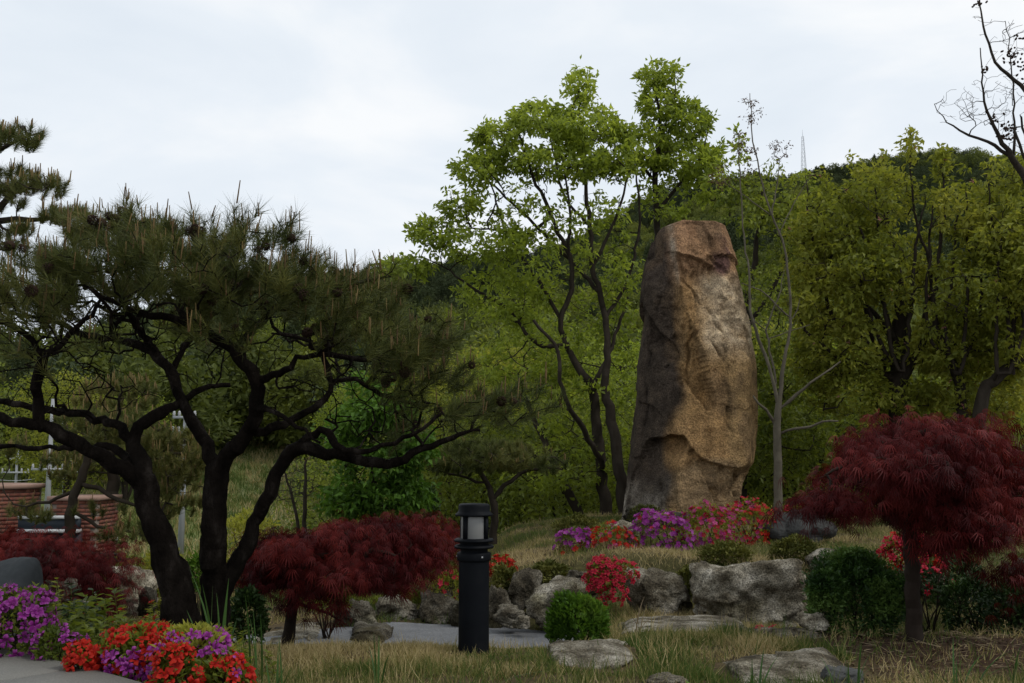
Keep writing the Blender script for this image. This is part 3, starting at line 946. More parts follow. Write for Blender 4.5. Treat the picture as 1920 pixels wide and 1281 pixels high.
# ------------------------------------------------------------------ lamp bollard
def bollard(px, Y, height, label, group=None, first=True):
    g = GP(px, Y)
    t = thing('lamp_bollard', label, 'bollard light', g, group)
    s = height / 1.0
    R = .104
    def part(name, prof, mat, n=40, parent=t):
        mb = MB(); mb.lathe(g, [(r * s, z * s) for r, z in prof], n)
        V, Fs = mb.out()
        return obj(name, V, Fs, mat, parent, None, True)
    part('post', [(R * .99, -.12), (R * .99, .60), (R * .985, .604), (R * 1.10, .612), (R * 1.11, .618), (R * 1.11, .655), (R * 1.08, .662), (R * .9, .665), (R * .9, .69)], M['paint_black'])
    part('lower_ring', [(R * .8, .690), (R * 1.24, .690), (R * 1.30, .697), (R * 1.30, .704), (R * 1.22, .712), (R * .95, .716), (R * .95, .732)], M['paint_black'])
    part('upper_ring', [(R * .95, .7325), (R * 1.22, .733), (R * 1.31, .738), (R * 1.31, .745), (R * 1.22, .754), (R * 1.0, .757), (R * .90, .757)], M['paint_black'])
    part('lamp_glass', [(R * .86, .752), (R * .875, .757), (R * .875, .905), (R * .86, .91)], M['lamp_glass'])
    for k in range(4):
        a = math.radians(-124 + 90 * k)
        mb = MB(); mb.box(g + np.array([math.cos(a) * R * .96 * s, math.sin(a) * R * .96 * s, .831 * s]), (.022 * s, .026 * s, .156 * s), a)
        V, Fs = mb.out(); obj('cage_bar', V, Fs, M['paint_black'], t)
    for k in range(3):
        a = math.radians(-60 + 120 * k)
        sc = MB(); sc.box(g + np.array([math.cos(a) * R * 1.115 * s, math.sin(a) * R * 1.115 * s, .637 * s]), (.006 * s, .011 * s, .011 * s), a)
        V, Fs = sc.out(); obj('screw', V, Fs, M['steel'], t)
    part('cap', [(R * .8, .905), (R * 1.18, .905), (R * 1.26, .911), (R * 1.25, .918), (R * 1.10, .930), (R * 1.04, .942), (R * 1.04, .972), (R * 1.0, .982), (R * .9, .988), (0.001, .992)], M['paint_black'])
    return t
bollard(888, 6.88, 1.0, 'black cylindrical bollard light with frosted lamp standing in the lawn')
bollard(231, 11.6, .40, 'small dark garden light in front of the bright white rock at left')

# ------------------------------------------------------------------ tree growing
def catmull(P, spacing):
    P = np.asarray(P, float)
    if len(P) < 2: return P
    Q = np.concatenate([[2 * P[0] - P[1]], P, [2 * P[-1] - P[-2]]])
    out = []
    for i in range(1, len(Q) - 2):
        a, b, c, d = Q[i - 1], Q[i], Q[i + 1], Q[i + 2]
        n = max(1, int(round(np.linalg.norm((c - b)[:3]) / spacing)))
        for k in range(n):
            t = k / n
            out.append(.5 * ((2 * b) + (-a + c) * t + (2 * a - 5 * b + 4 * c - d) * t * t + (-a + 3 * b - 3 * c + d) * t ** 3))
    out.append(Q[-2])
    return np.array(out)

class Tree:
    def __init__(s, seed, cap=60000):
        s.rng = np.random.default_rng(seed)
        s.P = np.zeros((cap, 3)); s.par = np.full(cap, -1); s.fix = np.full(cap, np.nan); s.n = 0
        s.dir = np.zeros((cap, 3))
        s.tips = []
    def add(s, p, par, r=np.nan):
        i = s.n
        s.P[i] = p; s.par[i] = par; s.fix[i] = r
        if par >= 0: s.dir[i] = norm(p - s.P[par])
        else: s.dir[i] = (0, 0, 1)
        s.n += 1
        return i
    def stem(s, pts, spacing=.12, wig=.01, attach=True):
        """pts: list of (x,y,z,r)"""
        C = catmull(pts, spacing)
        n = len(C)
        if wig:
            C[1:-1, :3] += s.rng.normal(0, wig, (max(n - 2, 0), 3)) if n > 2 else 0
        par = -1
        if attach and s.n:
            d = np.linalg.norm(s.P[:s.n] - C[0, :3], axis=1)
            par = int(np.argmin(d))
            if d[par] < 1e-4: C = C[1:]
        for c in C:
            par = s.add(c[:3], par, max(c[3], .0015))
        s.tips.append(par)
        return par
    def grow(s, T, spacing=.15, curl=.5, wig=.12, zpen=.5, upend=.3, maxd=None):
        """reach every target from the nearest node with a bent twig"""
        T = np.asarray(T, float)
        d0 = np.array([np.min(np.linalg.norm(s.P[:s.n] - t, axis=1)) for t in T])
        for k in np.argsort(d0):
            t = T[k]
            v = t - s.P[:s.n]
            dist = np.linalg.norm(v, axis=1) + 1e-6
            back = np.clip(-(np.sum(v * s.dir[:s.n], 1) / dist), 0, 1)
            cost = dist * (1 + zpen * np.clip(-v[:, 2] / dist, 0, 1) + .5 * back)
            j = int(np.argmin(cost))
            D = dist[j]
            if D < .02: continue
            if maxd and D > maxd: continue
            a = s.P[j]
            m = max(2, int(D / spacing))
            d1 = norm(s.dir[j] * curl + norm(v[j]) * (1 - curl * .5))
            d2 = norm(norm(v[j]) + np.array([0, 0, upend]))
            par = j
            u = np.linspace(0, 1, m + 1)[1:]
            h1 = u ** 3 - 2 * u ** 2 + u; h2 = u ** 3 - u ** 2; h3 = -2 * u ** 3 + 3 * u ** 2
            C = a + (t - a) * h3[:, None] + d1 * D * h1[:, None] + d2 * D * h2[:, None]
            C[:-1] += s.rng.normal(0, wig * D / m, (m - 1, 3))
            for c in C:
                par = s.add(c, par)
            s.tips.append(par)
    def radii(s, r0=.003, p=2.3, rmax=1.0):
        n = s.n
        acc = np.zeros(n)
        has = np.zeros(n, bool)
        for i in range(n - 1, -1, -1):
            if not has[i]: acc[i] += r0 ** p
            if s.par[i] >= 0:
                acc[s.par[i]] += acc[i]; has[s.par[i]] = True
        R = np.minimum(acc ** (1 / p), rmax)
        f = s.fix[:n]
        R = np.where(np.isnan(f), R, f)
        for i in range(n):
            q = s.par[i]
            if q >= 0 and np.isnan(f[i]): R[i] = min(R[i], R[q] * .92)
        s.R = R
        return R
    def mesh(s, sides=6, knob=0.0, base_flare=0):
        n = s.n
        P, par, R = s.P[:n], s.par[:n], s.R
        D = s.dir[:n].copy()
        # tangent averaging with a single main child
        ch = np.full(n, -1)
        order = np.argsort(R)
        for i in order:
            if par[i] >= 0: ch[par[i]] = i
        k = ch >= 0
        D[k] = norm(D[k] + norm(P[ch[k]] - P[k]))
        D[par < 0] = norm(P[ch[par < 0]] - P[par < 0])
        ref = np.tile(np.array([.23, .95, .17]), (n, 1))
        A = norm(np.cross(D, ref)); B = np.cross(D, A)
        idx = np.where(par >= 0)[0]
        pi = par[idx]
        main = ch[pi] == idx
        r1 = R[idx]
        r0 = np.where(main, R[pi], np.minimum(R[pi] * .8, r1 * 1.25))
        an = np.linspace(0, 2 * math.pi, sides, endpoint=False)
        ca, sa = np.cos(an), np.sin(an)
        if knob:
            kn = lambda Pn, seed: 1 + knob * fbm(Pn * 9.0, 3, seed, .6)
        def ring(c, A_, B_, r):
            off = (ca[None, :, None] * A_[:, None] + sa[None, :, None] * B_[:, None])
            V = c[:, None] + off * r[:, None, None]
            if knob:
                f = (1 + knob * fbm(V.reshape(-1, 3) * 8.0, 3, 7, .6)).reshape(V.shape[:2])
                V = c[:, None] + off * (r[:, None] * f)[..., None]
            return V
        lat_dir = np.where(main[:, None], D[pi], D[idx])
        A0 = norm(np.cross(lat_dir, ref[pi])); B0 = np.cross(lat_dir, A0)
        V0 = ring(P[pi], A0, B0, r0)
        V1 = ring(P[idx], A[idx], B[idx], r1)
        V = np.concatenate([V0, V1], 1).reshape(-1, 3)
        m = len(idx)
        j = np.arange(sides); j2 = (j + 1) % sides
        q = np.stack([j, j2, sides + j2, sides + j], 1)
        Q = (q[None] + (np.arange(m) * 2 * sides)[:, None, None]).reshape(-1, 4)
        return V, Q

def blobs(bl, n, rng, shell=.45, clump=None):
    """points in ellipsoids given in photograph pixels: (cx, cy, rx, ry, Y, depth_m, weight)"""
    W = np.array([b[2] * b[3] * b[6] for b in bl], float); W /= W.sum()
    k = rng.choice(len(bl), n, p=W)
    if clump:
        big = blobs(bl, int(n * 2.6), rng, shell, 0)
        s_ = fbm(big * np.array(clump), 3, 77) + .5 * rng.normal(size=len(big))
        return big[np.argsort(-s_)[:n]]
    d = rdir(rng, n)
    r = rng.random(n) ** (1 / 3)
    r = r * (1 - shell) + shell * rng.random(n) ** .15
    B = np.array(bl, float)[k]
    px = B[:, 0] + d[:, 0] * r * B[:, 2]
    py = B[:, 1] - d[:, 2] * r * B[:, 3]
    Y = B[:, 4] + d[:, 1] * r * B[:, 5]
    u = (px - 960) / F; v = (640.5 - py) / F
    dy = CP - v * SP; dz = SP + v * CP
    return np.stack([u * Y / dy, Y, CAM_H + dz * Y / dy], 1)

def pix(pts, Y=None):
    """[(px,py,width_px,Y)] -> [(x,y,z,r)]"""
    o = []
    for q in pts:
        px, py, w = q[:3]
        yy = q[3] if len(q) > 3 else Y
        p = U(px, py, yy)
        o.append([*p, w / F * yy / 2])
    return o

def tint_rand(rng, n, k, P=None, amp=.35, scale=1.0, seed=0, base=.5):
    t = base + rng.normal(0, .17, n)
    if P is not None:
        t = t + amp * fbm(P * scale, 3, seed)
    return np.repeat(np.clip(t, 0, 1), k)

def pads(bl, npads, n, rng, r=.2, thick=.05, droop=1.2, shell=.5, clump=None):
    """targets gathered into flat sprays spread through the crown"""
    C = blobs(bl, npads, rng, shell, clump)
    k = rng.integers(0, npads, n)
    R = r * rng.uniform(.6, 1.4, npads)[k]
    a = rng.uniform(0, 6.28, n); q = np.sqrt(rng.random(n)) * R
    P = C[k] + np.stack([np.cos(a) * q, np.sin(a) * q, rng.normal(0, thick, n) - droop * q * q / r], 1)
    return P

def leaf_cloud(tips, dirs, per, spread, size, rng, TV=LEAF_V, TF=LEAF_F, droop=0.0, seed=1, nscale=.9, amp=.35, flat=.5, base=.5, szvar=.3, outw=.6):
    n = len(tips) * per
    P = np.repeat(tips, per, 0) + rng.normal(0, 1, (n, 3)) * np.array([spread, spread, spread * .75])
    D = norm(np.repeat(dirs, per, 0) * outw + rdir(rng, n) + np.array([0, 0, -droop]))
    roll = rng.normal(0, 1.2 * (1 - flat) + .35, n)
    Mx = frames(D, roll)
    S = size * (1 + szvar * rng.uniform(-1, 1, n))
    V, Fc = batch(TV, TF, P, Mx, S)
    return V, Fc, tint_rand(rng, n, len(TV), P, amp, nscale, seed, base)

def finish_tree(name, label, cat, T, leaf_parts, bark, sides=6, knob=0.0, base=None, group=None, trunk_name='trunk'):
    b = base if base is not None else T.P[0]
    t = thing(name, label, cat, b, group)
    V, Q = T.mesh(sides, knob)
    obj(trunk_name, V, Q, bark, t, None, True)
    for pname, (V, Fc, tint), mat in leaf_parts:
        obj(pname, V, Fc, mat, t, {'tint': tint})
    return t

# ------------------------------------------------------------------ pines
def needle_tufts(tips, dirs, per, length, width, rng, seed=1, spread=.9, base=.45, amp=.3):
    n = len(tips) * per
    d = np.repeat(dirs, per, 0)
    D = norm(d * 1.0 + rdir(rng, n) * spread)
    P = np.repeat(tips, per, 0) - d * rng.uniform(0, 1.0, (n, 1)) * length * .9
    L = length * rng.uniform(.65, 1.15, n)
    Mx = frames(D, rng.uniform(0, 6.28, n))
    S = np.stack([L, np.full(n, width), np.full(n, width)], 1)
    V, Fc = batch(NEEDLE_V, NEEDLE_F, P, Mx, S)
    return V, Fc, tint_rand(rng, n, 3, P, amp, 1.6, seed, base)

def shoots(tips, rng, length=.11, w=.008, per=(1, 4), base=.5):
    k = rng.integers(per[0], per[1], len(tips))
    P = np.repeat(tips, k, 0) + rng.normal(0, .014, (k.sum(), 3))
    D = norm(np.array([0, 0, 1.0]) + rng.normal(0, .10, (len(P), 3)))
    # square candle that tapers a little
    TV = [[0, .5, .5], [0, -.5, .5], [0, -.5, -.5], [0, .5, -.5], [1, .3, .3], [1, -.3, .3], [1, -.3, -.3], [1, .3, -.3]]
    TF = [[0, 1, 5, 4], [1, 2, 6, 5], [2, 3, 7, 6], [3, 0, 4, 7], [4, 5, 6, 7]]
    S = np.stack([length * rng.uniform(.35, 1.1, len(P)), np.full(len(P), w), np.full(len(P), w)], 1)
    V, Fc = batch(TV, TF, P, frames(D, rng.uniform(0, 6, len(P))), S)
    return V, Fc, tint_rand(rng, len(P), 8, None, 0, 1, 0, base)

def cone_mesh():
    rng = np.random.default_rng(4)
    mb = MB()
    for k in range(40):
        f = k / 40
        a = k * 2.4
        r = .5 * math.sin(math.pi * (.12 + .86 * f)) ** .8
        c = np.array([math.cos(a) * r, math.sin(a) * r, f * 1.2 - .6])
        t = np.array([math.cos(a) * r * 1.35, math.sin(a) * r * 1.35, f * 1.2 - .48])
        s = np.array([-math.sin(a), math.cos(a), 0]) * .16
        mb.add([c * .5, c - s + [0, 0, .02], t, c + s + [0, 0, .02], c * .6 + [0, 0, -.14]], [[0, 1, 2], [0, 2, 3], [4, 2, 1], [4, 3, 2]])
    V, Fs = mb.out()
    return mesh_of('pine_cone', V, Fs, M['cone'])
CONE = cone_mesh()

def outdir(P, c, up=.8):
    d = P - c
    d[:, 2] = np.abs(d[:, 2]) * .3
    return norm(norm(d) + np.array([0, 0, up]))

def hero_pine():
    T = Tree(101, 90000)
    Y0 = 6.35
    # trunks and limbs traced as (px, py, width px, distance)
    T.stem(pix([(405, 1215, 66, 6.4), (404, 1185, 58, 6.4), (402, 1100, 52, 6.4), (400, 1000, 47, 6.35), (405, 930, 45, 6.35), (411, 882, 46, 6.35)]), .05, .003)
    T.stem(pix([(411, 882, 34, 6.35), (436, 845, 30, 6.3), (466, 808, 27, 6.25), (482, 765, 26, 6.2), (482, 715, 27, 6.15), (456, 679, 22, 6.1), (420, 646, 19, 6.05), (372, 612, 17, 6.0), (322, 598, 14, 5.9), (262, 585, 11, 5.8), (200, 560, 9, 5.7)]), .06, .006)
    T.stem(pix([(411, 882, 30, 6.35), (395, 850, 26, 6.4), (372, 805, 22, 6.45), (346, 762, 22, 6.5), (330, 722, 22, 6.55), (314, 690, 20, 6.6), (286, 660, 17, 6.7), (235, 640, 14, 6.8), (165, 628, 12, 6.9), (105, 605, 10, 7.0), (40, 590, 8, 7.1), (-50, 570, 7, 7.2)]), .06, .006)
    T.stem(pix([(365, 1215, 70, 6.15), (345, 1170, 72, 6.15), (330, 1115, 62, 6.15), (312, 1050, 56, 6.15), (296, 1000, 47, 6.15), (282, 955, 42, 6.15), (270, 905, 46, 6.15)]), .05, .003, attach=False)
    T.stem(pix([(270, 905, 36, 6.15), (228, 880, 31, 6.05), (180, 850, 30, 5.95), (130, 822, 28, 5.85), (80, 800, 24, 5.8), (20, 788, 20, 5.75), (-60, 770, 17, 5.7)]), .06, .006)
    T.stem(pix([(270, 905, 34, 6.15), (264, 870, 33, 6.2), (250, 835, 27, 6.25), (262, 802, 24, 6.3), (300, 774, 21, 6.4), (338, 752, 16, 6.5), (380, 728, 11, 6.6), (430, 722, 9, 6.8)]), .06, .006)
    T.stem(pix([(250, 835, 22, 6.25), (222, 802, 19, 6.3), (180, 785, 15, 6.4), (120, 772, 13, 6.5), (50, 762, 12, 6.6), (-40, 745, 9, 6.7)]), .06, .008)
    T.stem(pix([(78, 800, 23, 5.8), (72, 760, 22, 5.78), (70, 710, 21, 5.75), (80, 672, 17, 5.7), (60, 640, 13, 5.6), (20, 610, 10, 5.5), (-30, 590, 9, 5.4)]), .06, .006)
    T.stem(pix([(80, 672, 13, 5.7), (120, 640, 11, 5.8), (160, 600, 9, 5.9), (190, 560, 7, 6.0)]), .06, .008)
    # right-hand limb
    T.stem(pix([(408, 1140, 34, 6.4), (428, 1085, 34, 6.42), (452, 1045, 33, 6.45), (478, 985, 29, 6.45), (500, 925, 28, 6.4), (528, 872, 27, 6.4), (560, 840, 28, 6.35), (615, 850, 21, 6.3), (660, 860, 20, 6.3), (705, 868, 18, 6.25), (745, 864, 17, 6.2), (790, 842, 15, 6.2), (845, 822, 11, 6.2), (900, 806, 6, 6.2)]), .06, .006)
    T.stem(pix([(560, 835, 17, 6.35), (590, 812, 15, 6.3), (612, 808, 14, 6.25), (632, 836, 12, 6.2), (672, 846, 11, 6.1), (716, 838, 10, 6.0), (770, 815, 8, 5.95), (830, 775, 6, 5.9)]), .05, .006)
    T.stem(pix([(481, 810, 17, 6.3), (534, 794, 15, 6.35), (566, 780, 13, 6.4), (600, 756, 12, 6.5), (622, 722, 12, 6.55), (612, 686, 12, 6.6), (600, 640, 10, 6.6), (610, 600, 7, 6.6)]), .05, .006)
    T.stem(pix([(622, 715, 10, 6.55), (655, 712, 9, 6.5), (700, 731, 8, 6.5), (745, 752, 8, 6.5), (780, 757, 6, 6.5)]), .06, .006)
    T.stem(pix([(482, 712, 18, 6.15), (512, 702, 14, 6.1), (545, 690, 12, 6.0), (556, 668, 11, 6.0), (620, 668, 11, 6.0), (712, 674, 9, 6.0), (770, 655, 6, 6.0), (812, 655, 5, 6)]), .06, .006)
    T.stem(pix([(456, 676, 15, 6.1), (452, 645, 14, 6.1), (480, 610, 12, 6.1), (530, 575, 10, 6.1), (580, 560, 8, 6.1), (650, 540, 7, 6.1), (720, 520, 5, 6.1)]), .06, .008)
    T.stem(pix([(320, 700, 14, 6.6), (345, 650, 12, 6.7), (390, 600, 11, 6.8), (430, 565, 10, 6.9), (480, 545, 8, 7.0), (540, 535, 6, 7.1)]), .06, .008)
    T.stem(pix([(300, 672, 14, 6.65), (270, 630, 12, 6.5), (240, 590, 10, 6.3), (235, 540, 8, 6.2), (260, 500, 6, 6.1)]), .06, .008)
    T.stem(pix([(400, 630, 12, 6.03), (380, 590, 10, 5.9), (390, 545, 8, 5.8), (430, 500, 6, 5.7)]), .06, .008)
    T.stem(pix([(270, 905, 18, 6.15), (225, 845, 15, 6.3), (160, 838, 11, 6.4), (80, 840, 9, 6.5), (0, 838, 8, 6.6)]), .06, .008)
    T.stem(pix([(482, 765, 13, 6.2), (520, 775, 9, 6.0), (560, 800, 7, 5.9), (600, 830, 5, 5.8)]), .06, .01)
    rng = np.random.default_rng(7)
    # fine bare network inside the umbrella, then the twig tips of the crown
    inner = blobs([(150, 640, 170, 70, 6.3, 1.1, 1), (380, 620, 190, 70, 6.3, 1.2, 1), (600, 680, 130, 70, 6.3, .9, 1), (120, 740, 120, 50, 6.2, .6, .6), (720, 780, 120, 60, 6.2, .5, .6), (560, 740, 100, 50, 6.2, .6, .6), (300, 720, 120, 50, 6.3, .7, .4), (300, 560, 260, 50, 6.2, 1.2, .8), (820, 790, 80, 30, 6.2, .4, .5)], 620, rng, .1)
    T.grow(inner, .07, .7, .32, .35, .15, 1.3)
    n_in = T.n
    crown = pads([(60, 520, 90, 55, 6.0, 1.0, 1), (200, 480, 110, 75, 6.2, 1.2, 1.2), (330, 500, 120, 90, 6.2, 1.3, 1.2), (450, 490, 110, 75, 6.2, 1.2, 1.1), (560, 540, 90, 55, 6.2, 1.1, .95),
                   (660, 555, 90, 50, 6.2, .9, .9), (700, 640, 110, 55, 6.15, .9, .75), (790, 670, 75, 60, 6.1, .6, .9), (850, 755, 90, 45, 6.15, .5, 1.3), (945, 765, 75, 32, 6.2, .4, 1.5),
                   (120, 580, 110, 40, 5.9, 1.0, .7), (300, 580, 150, 35, 6.2, 1.2, .45), (760, 790, 70, 45, 6.2, .5, .35), (0, 590, 60, 50, 6.2, 1, .5), (480, 600, 120, 35, 6.2, 1.2, .4), (30, 700, 60, 60, 6.0, .6, .12), (560, 720, 90, 40, 6.2, .7, .15)], 200, 1500, rng, .18, .035, -.35, .4)
    T.grow(crown, .08, .6, .22, .8, .5)
    T.radii(.0032, 2.3)
    tips = np.array([T.P[i] for i in T.tips[-1500:]])
    tidx = np.array(T.tips)[-len(tips):]
    # also half-way needles on the last node before each tip
    ctr = U(420, 780, 6.2)
    dr = norm(outdir(tips, ctr, .9) + norm(T.dir[tidx]) * .4)
    V1 = needle_tufts(tips, dr, 54, .12, .0032, rng, 3, .9, .5)
    par = T.par[tidx]
    sel = rng.random(len(par)) < .3
    V2 = needle_tufts(T.P[par[sel]], dr[sel], 45, .095, .0024, rng, 5, 1.0, .34)
    # yellow-brown tips
    t = finish_tree('pine_tree', 'wide umbrella-shaped black-barked pine with bent twin trunks in the left foreground', 'pine tree', T,
                    [('needles', V1, M['needle']), ('inner_needles', V2, M['needle'])], M['bark_black'], 12, .2, base=U(385, 1205, 6.3))
    topm = rng.random(len(tips)) < .42
    sh = shoots(tips[topm], rng, .12, .0066, (1, 3), .55)
    o = obj('young_shoots', *sh[:2], M['shoot'], t, {'tint': sh[2]}, kind='stuff')
    # cones
    ci = rng.choice(len(tips), 85, replace=False)
    extra = [(205, 425), (225, 440), (270, 440), (290, 430), (200, 408), (370, 418), (385, 430), (40, 482), (125, 520), (208, 520), (490, 480), (495, 500), (780, 655), (808, 657), (600, 650), (560, 612), (740, 700), (250, 430), (410, 455)]
    near = lambda q: tips[int(np.argmin(np.linalg.norm(tips - q, axis=1)))]
    pts = [tips[i] - [0, 0, .03] for i in ci]
    for a, b in extra:
        q = near(U(a, b, 6.0))
        pts += [q + rng.normal(0, .028, 3) for _ in range(4)]
    for p in pts:
        place_copy(CONE, t, p, (rng.uniform(0, 6), rng.uniform(0, 6), 0), float(rng.uniform(.04, .06)), 'pine_cone')
hero_pine()

def pine(label, seed, stems, bl, n, per, nl=.10, nw=.0045, bark='bark_brown', cand=.5, base_y=None, up=.9, inner=60, cand_len=.11, width=.01, tint=.5, name='pine_tree'):
    T = Tree(seed)
    for i, s_ in enumerate(stems):
        T.stem(pix(s_), .12, .012, attach=i > 0)
    rng = np.random.default_rng(seed + 1)
    T.grow(blobs(bl, inner, rng, 0), .12, .6, .25, .6)
    T.grow(blobs(bl, n, rng, .35), .14, .55, .2, .9, .5)
    T.radii(.004, 2.3)
    ti = np.array(T.tips[-n:]); tips = T.P[ti]
    dr = norm(norm(T.dir[ti]) * .5 + np.array([0, 0, up]))
    V1 = needle_tufts(tips, dr, per, nl, nw, rng, seed, .95, tint)
    t = finish_tree(name, label, 'pine tree', T, [('needles', V1, M['needle_back'])], M[bark], 7, .1)
    if cand:
        m = rng.random(len(tips)) < cand
        sh = shoots(tips[m], rng, cand_len, width, (1, 4), .8)
        obj('young_shoots', *sh[:2], M['shoot'], t, {'tint': sh[2]}, kind='stuff')
    return t

pine('taller dark pine reaching in from the left edge above the umbrella pine', 201,
     [[(-330, 1180, 60, 9), (-300, 900, 52, 9), (-240, 700, 44, 9), (-200, 520, 36, 9), (-170, 380, 26, 9), (-150, 250, 16, 9)],
      [(-200, 520, 22, 9), (-100, 440, 17, 8.9), (0, 415, 13, 8.8), (60, 412, 10, 8.8), (130, 405, 7, 8.8), (170, 400, 4, 8.8)],
      [(-185, 450, 22, 9), (-90, 420, 16, 9), (0, 390, 13, 9), (25, 358, 10, 9), (60, 345, 7, 9), (110, 345, 4, 9)],
      [(-160, 320, 15, 9), (-60, 300, 12, 9), (0, 283, 8, 9), (30, 262, 6, 9), (75, 250, 4, 9)]],
     [(30, 255, 62, 22, 9, .5, 1.2), (-60, 270, 60, 30, 9, .6, 1), (25, 335, 60, 25, 9, .6, 1.2), (90, 350, 40, 20, 9, .4, 1.1), (10, 370, 50, 20, 9, .6, .6), (120, 398, 62, 13, 8.8, .4, 1.6), (30, 430, 60, 16, 8.8, .5, 1), (-80, 380, 80, 60, 9, .7, 1), (-80, 470, 80, 40, 9, .7, .8), (50, 465, 50, 15, 8.8, .5, .7)],
     420, 150, .10, .0034, 'bark_brown', .5)
pine('leaning garden pine standing right of the brick wall', 202,
     [[(128, 1010, 20, 12), (134, 950, 18, 12), (150, 900, 16, 12), (165, 850, 13, 12), (175, 800, 9, 12)],
      [(150, 905, 10, 12), (220, 935, 8, 12), (270, 955, 5, 12)], [(165, 850, 9, 12), (240, 850, 8, 12.1), (310, 860, 6, 12.2)], [(140, 920, 8, 12), (90, 940, 6, 12), (50, 950, 4, 12)],
      [(135, 960, 7, 12), (200, 990, 6, 12), (270, 1000, 4, 12)]],
     [(165, 800, 80, 36, 12, .9, .8), (20, 830, 50, 18, 12, .6, .4), (250, 800, 80, 30, 12, .8, 1), (310, 850, 90, 55, 12.3, .8, 1.2), (60, 955, 55, 20, 12, .5, .6), (190, 950, 60, 14, 12, .5, .4), (330, 930, 60, 40, 12.3, .6, .9), (240, 1000, 60, 22, 12, .5, .7)],
     420, 110, .11, .006, 'bark_back', .75, tint=.6, cand_len=.12)
pine('small spreading pine behind the bollard light', 203,
     [[(924, 1020, 17, 14), (926, 965, 15, 14), (925, 930, 13, 14), (905, 900, 9, 14), (895, 870, 7, 14)],
      [(925, 935, 10, 14), (948, 915, 9, 14), (975, 890, 7, 14), (1010, 880, 5, 14)], [(910, 905, 6, 14), (860, 893, 5, 14), (820, 880, 4, 14)]],
     [(870, 865, 90, 20, 14, .9, 1), (960, 858, 90, 22, 14, .9, 1), (910, 838, 90, 16, 14, .7, .7), (1030, 870, 40, 14, 14, .5, .5)],
     260, 110, .12, .006, 'bark_brown', .15)
pine('yellow-tipped pine in the middle distance left of the umbrella pine trunk', 204,
     [[(205, 1010, 26, 21), (212, 900, 22, 21), (220, 800, 16, 21), (228, 740, 10, 21)]],
     [(220, 740, 90, 40, 21, 1.2, 1), (190, 810, 70, 40, 21, 1.2, .8), (130, 870, 60, 30, 21, 1.2, 1), (230, 850, 130, 40, 21, 1.2, .9), (300, 840, 60, 30, 21, 1.0, .5)],
     330, 90, .16, .012, 'bark_back', .9, tint=.65, cand_len=.2, width=.016)

# ------------------------------------------------------------------ broad-leaved trees
def btree(label, seed, stems, bl, n, per, size, mat, bark='bark_brown', spread=.12, name='leafy_tree', cat='tree', inner=80, sides=6, r0=.0035, shell=.4, droop=.2,
          spacing=.16, attach_all=True, base=.5, amp=.4, nscale=.8, extra=None, upend=.5, TV=LEAF_V, TF=LEAF_F, wig=.16, flat=.5, clump=(1.1, 1.1, 1.7), uprights=()):
    T = Tree(seed)
    for i, s_ in enumerate(list(stems) + list(uprights)):
        T.stem(pix(s_), .15, .012, attach=(i > 0 and attach_all) and not (len(s_[0]) > 4))
    rng = np.random.default_rng(seed + 1)
    if inner: T.grow(blobs(bl, inner, rng, 0), spacing, .6, wig * 1.2, .9, .4)
    T.grow(blobs(bl, n, rng, shell, clump), spacing, .55, wig, 1.0, upend)
    T.radii(r0, 2.3)
    ti = np.array(T.tips[-n:]); tips = T.P[ti]
    dr = norm(T.dir[ti])
    L = leaf_cloud(tips, dr, per, spread, size, rng, TV, TF, droop, seed, nscale, amp, flat, base)
    parts = [('leaves', L, M[mat])]
    t = finish_tree(name, label, cat, T, parts, M[bark], sides, .05)
    return t, T, tips, rng

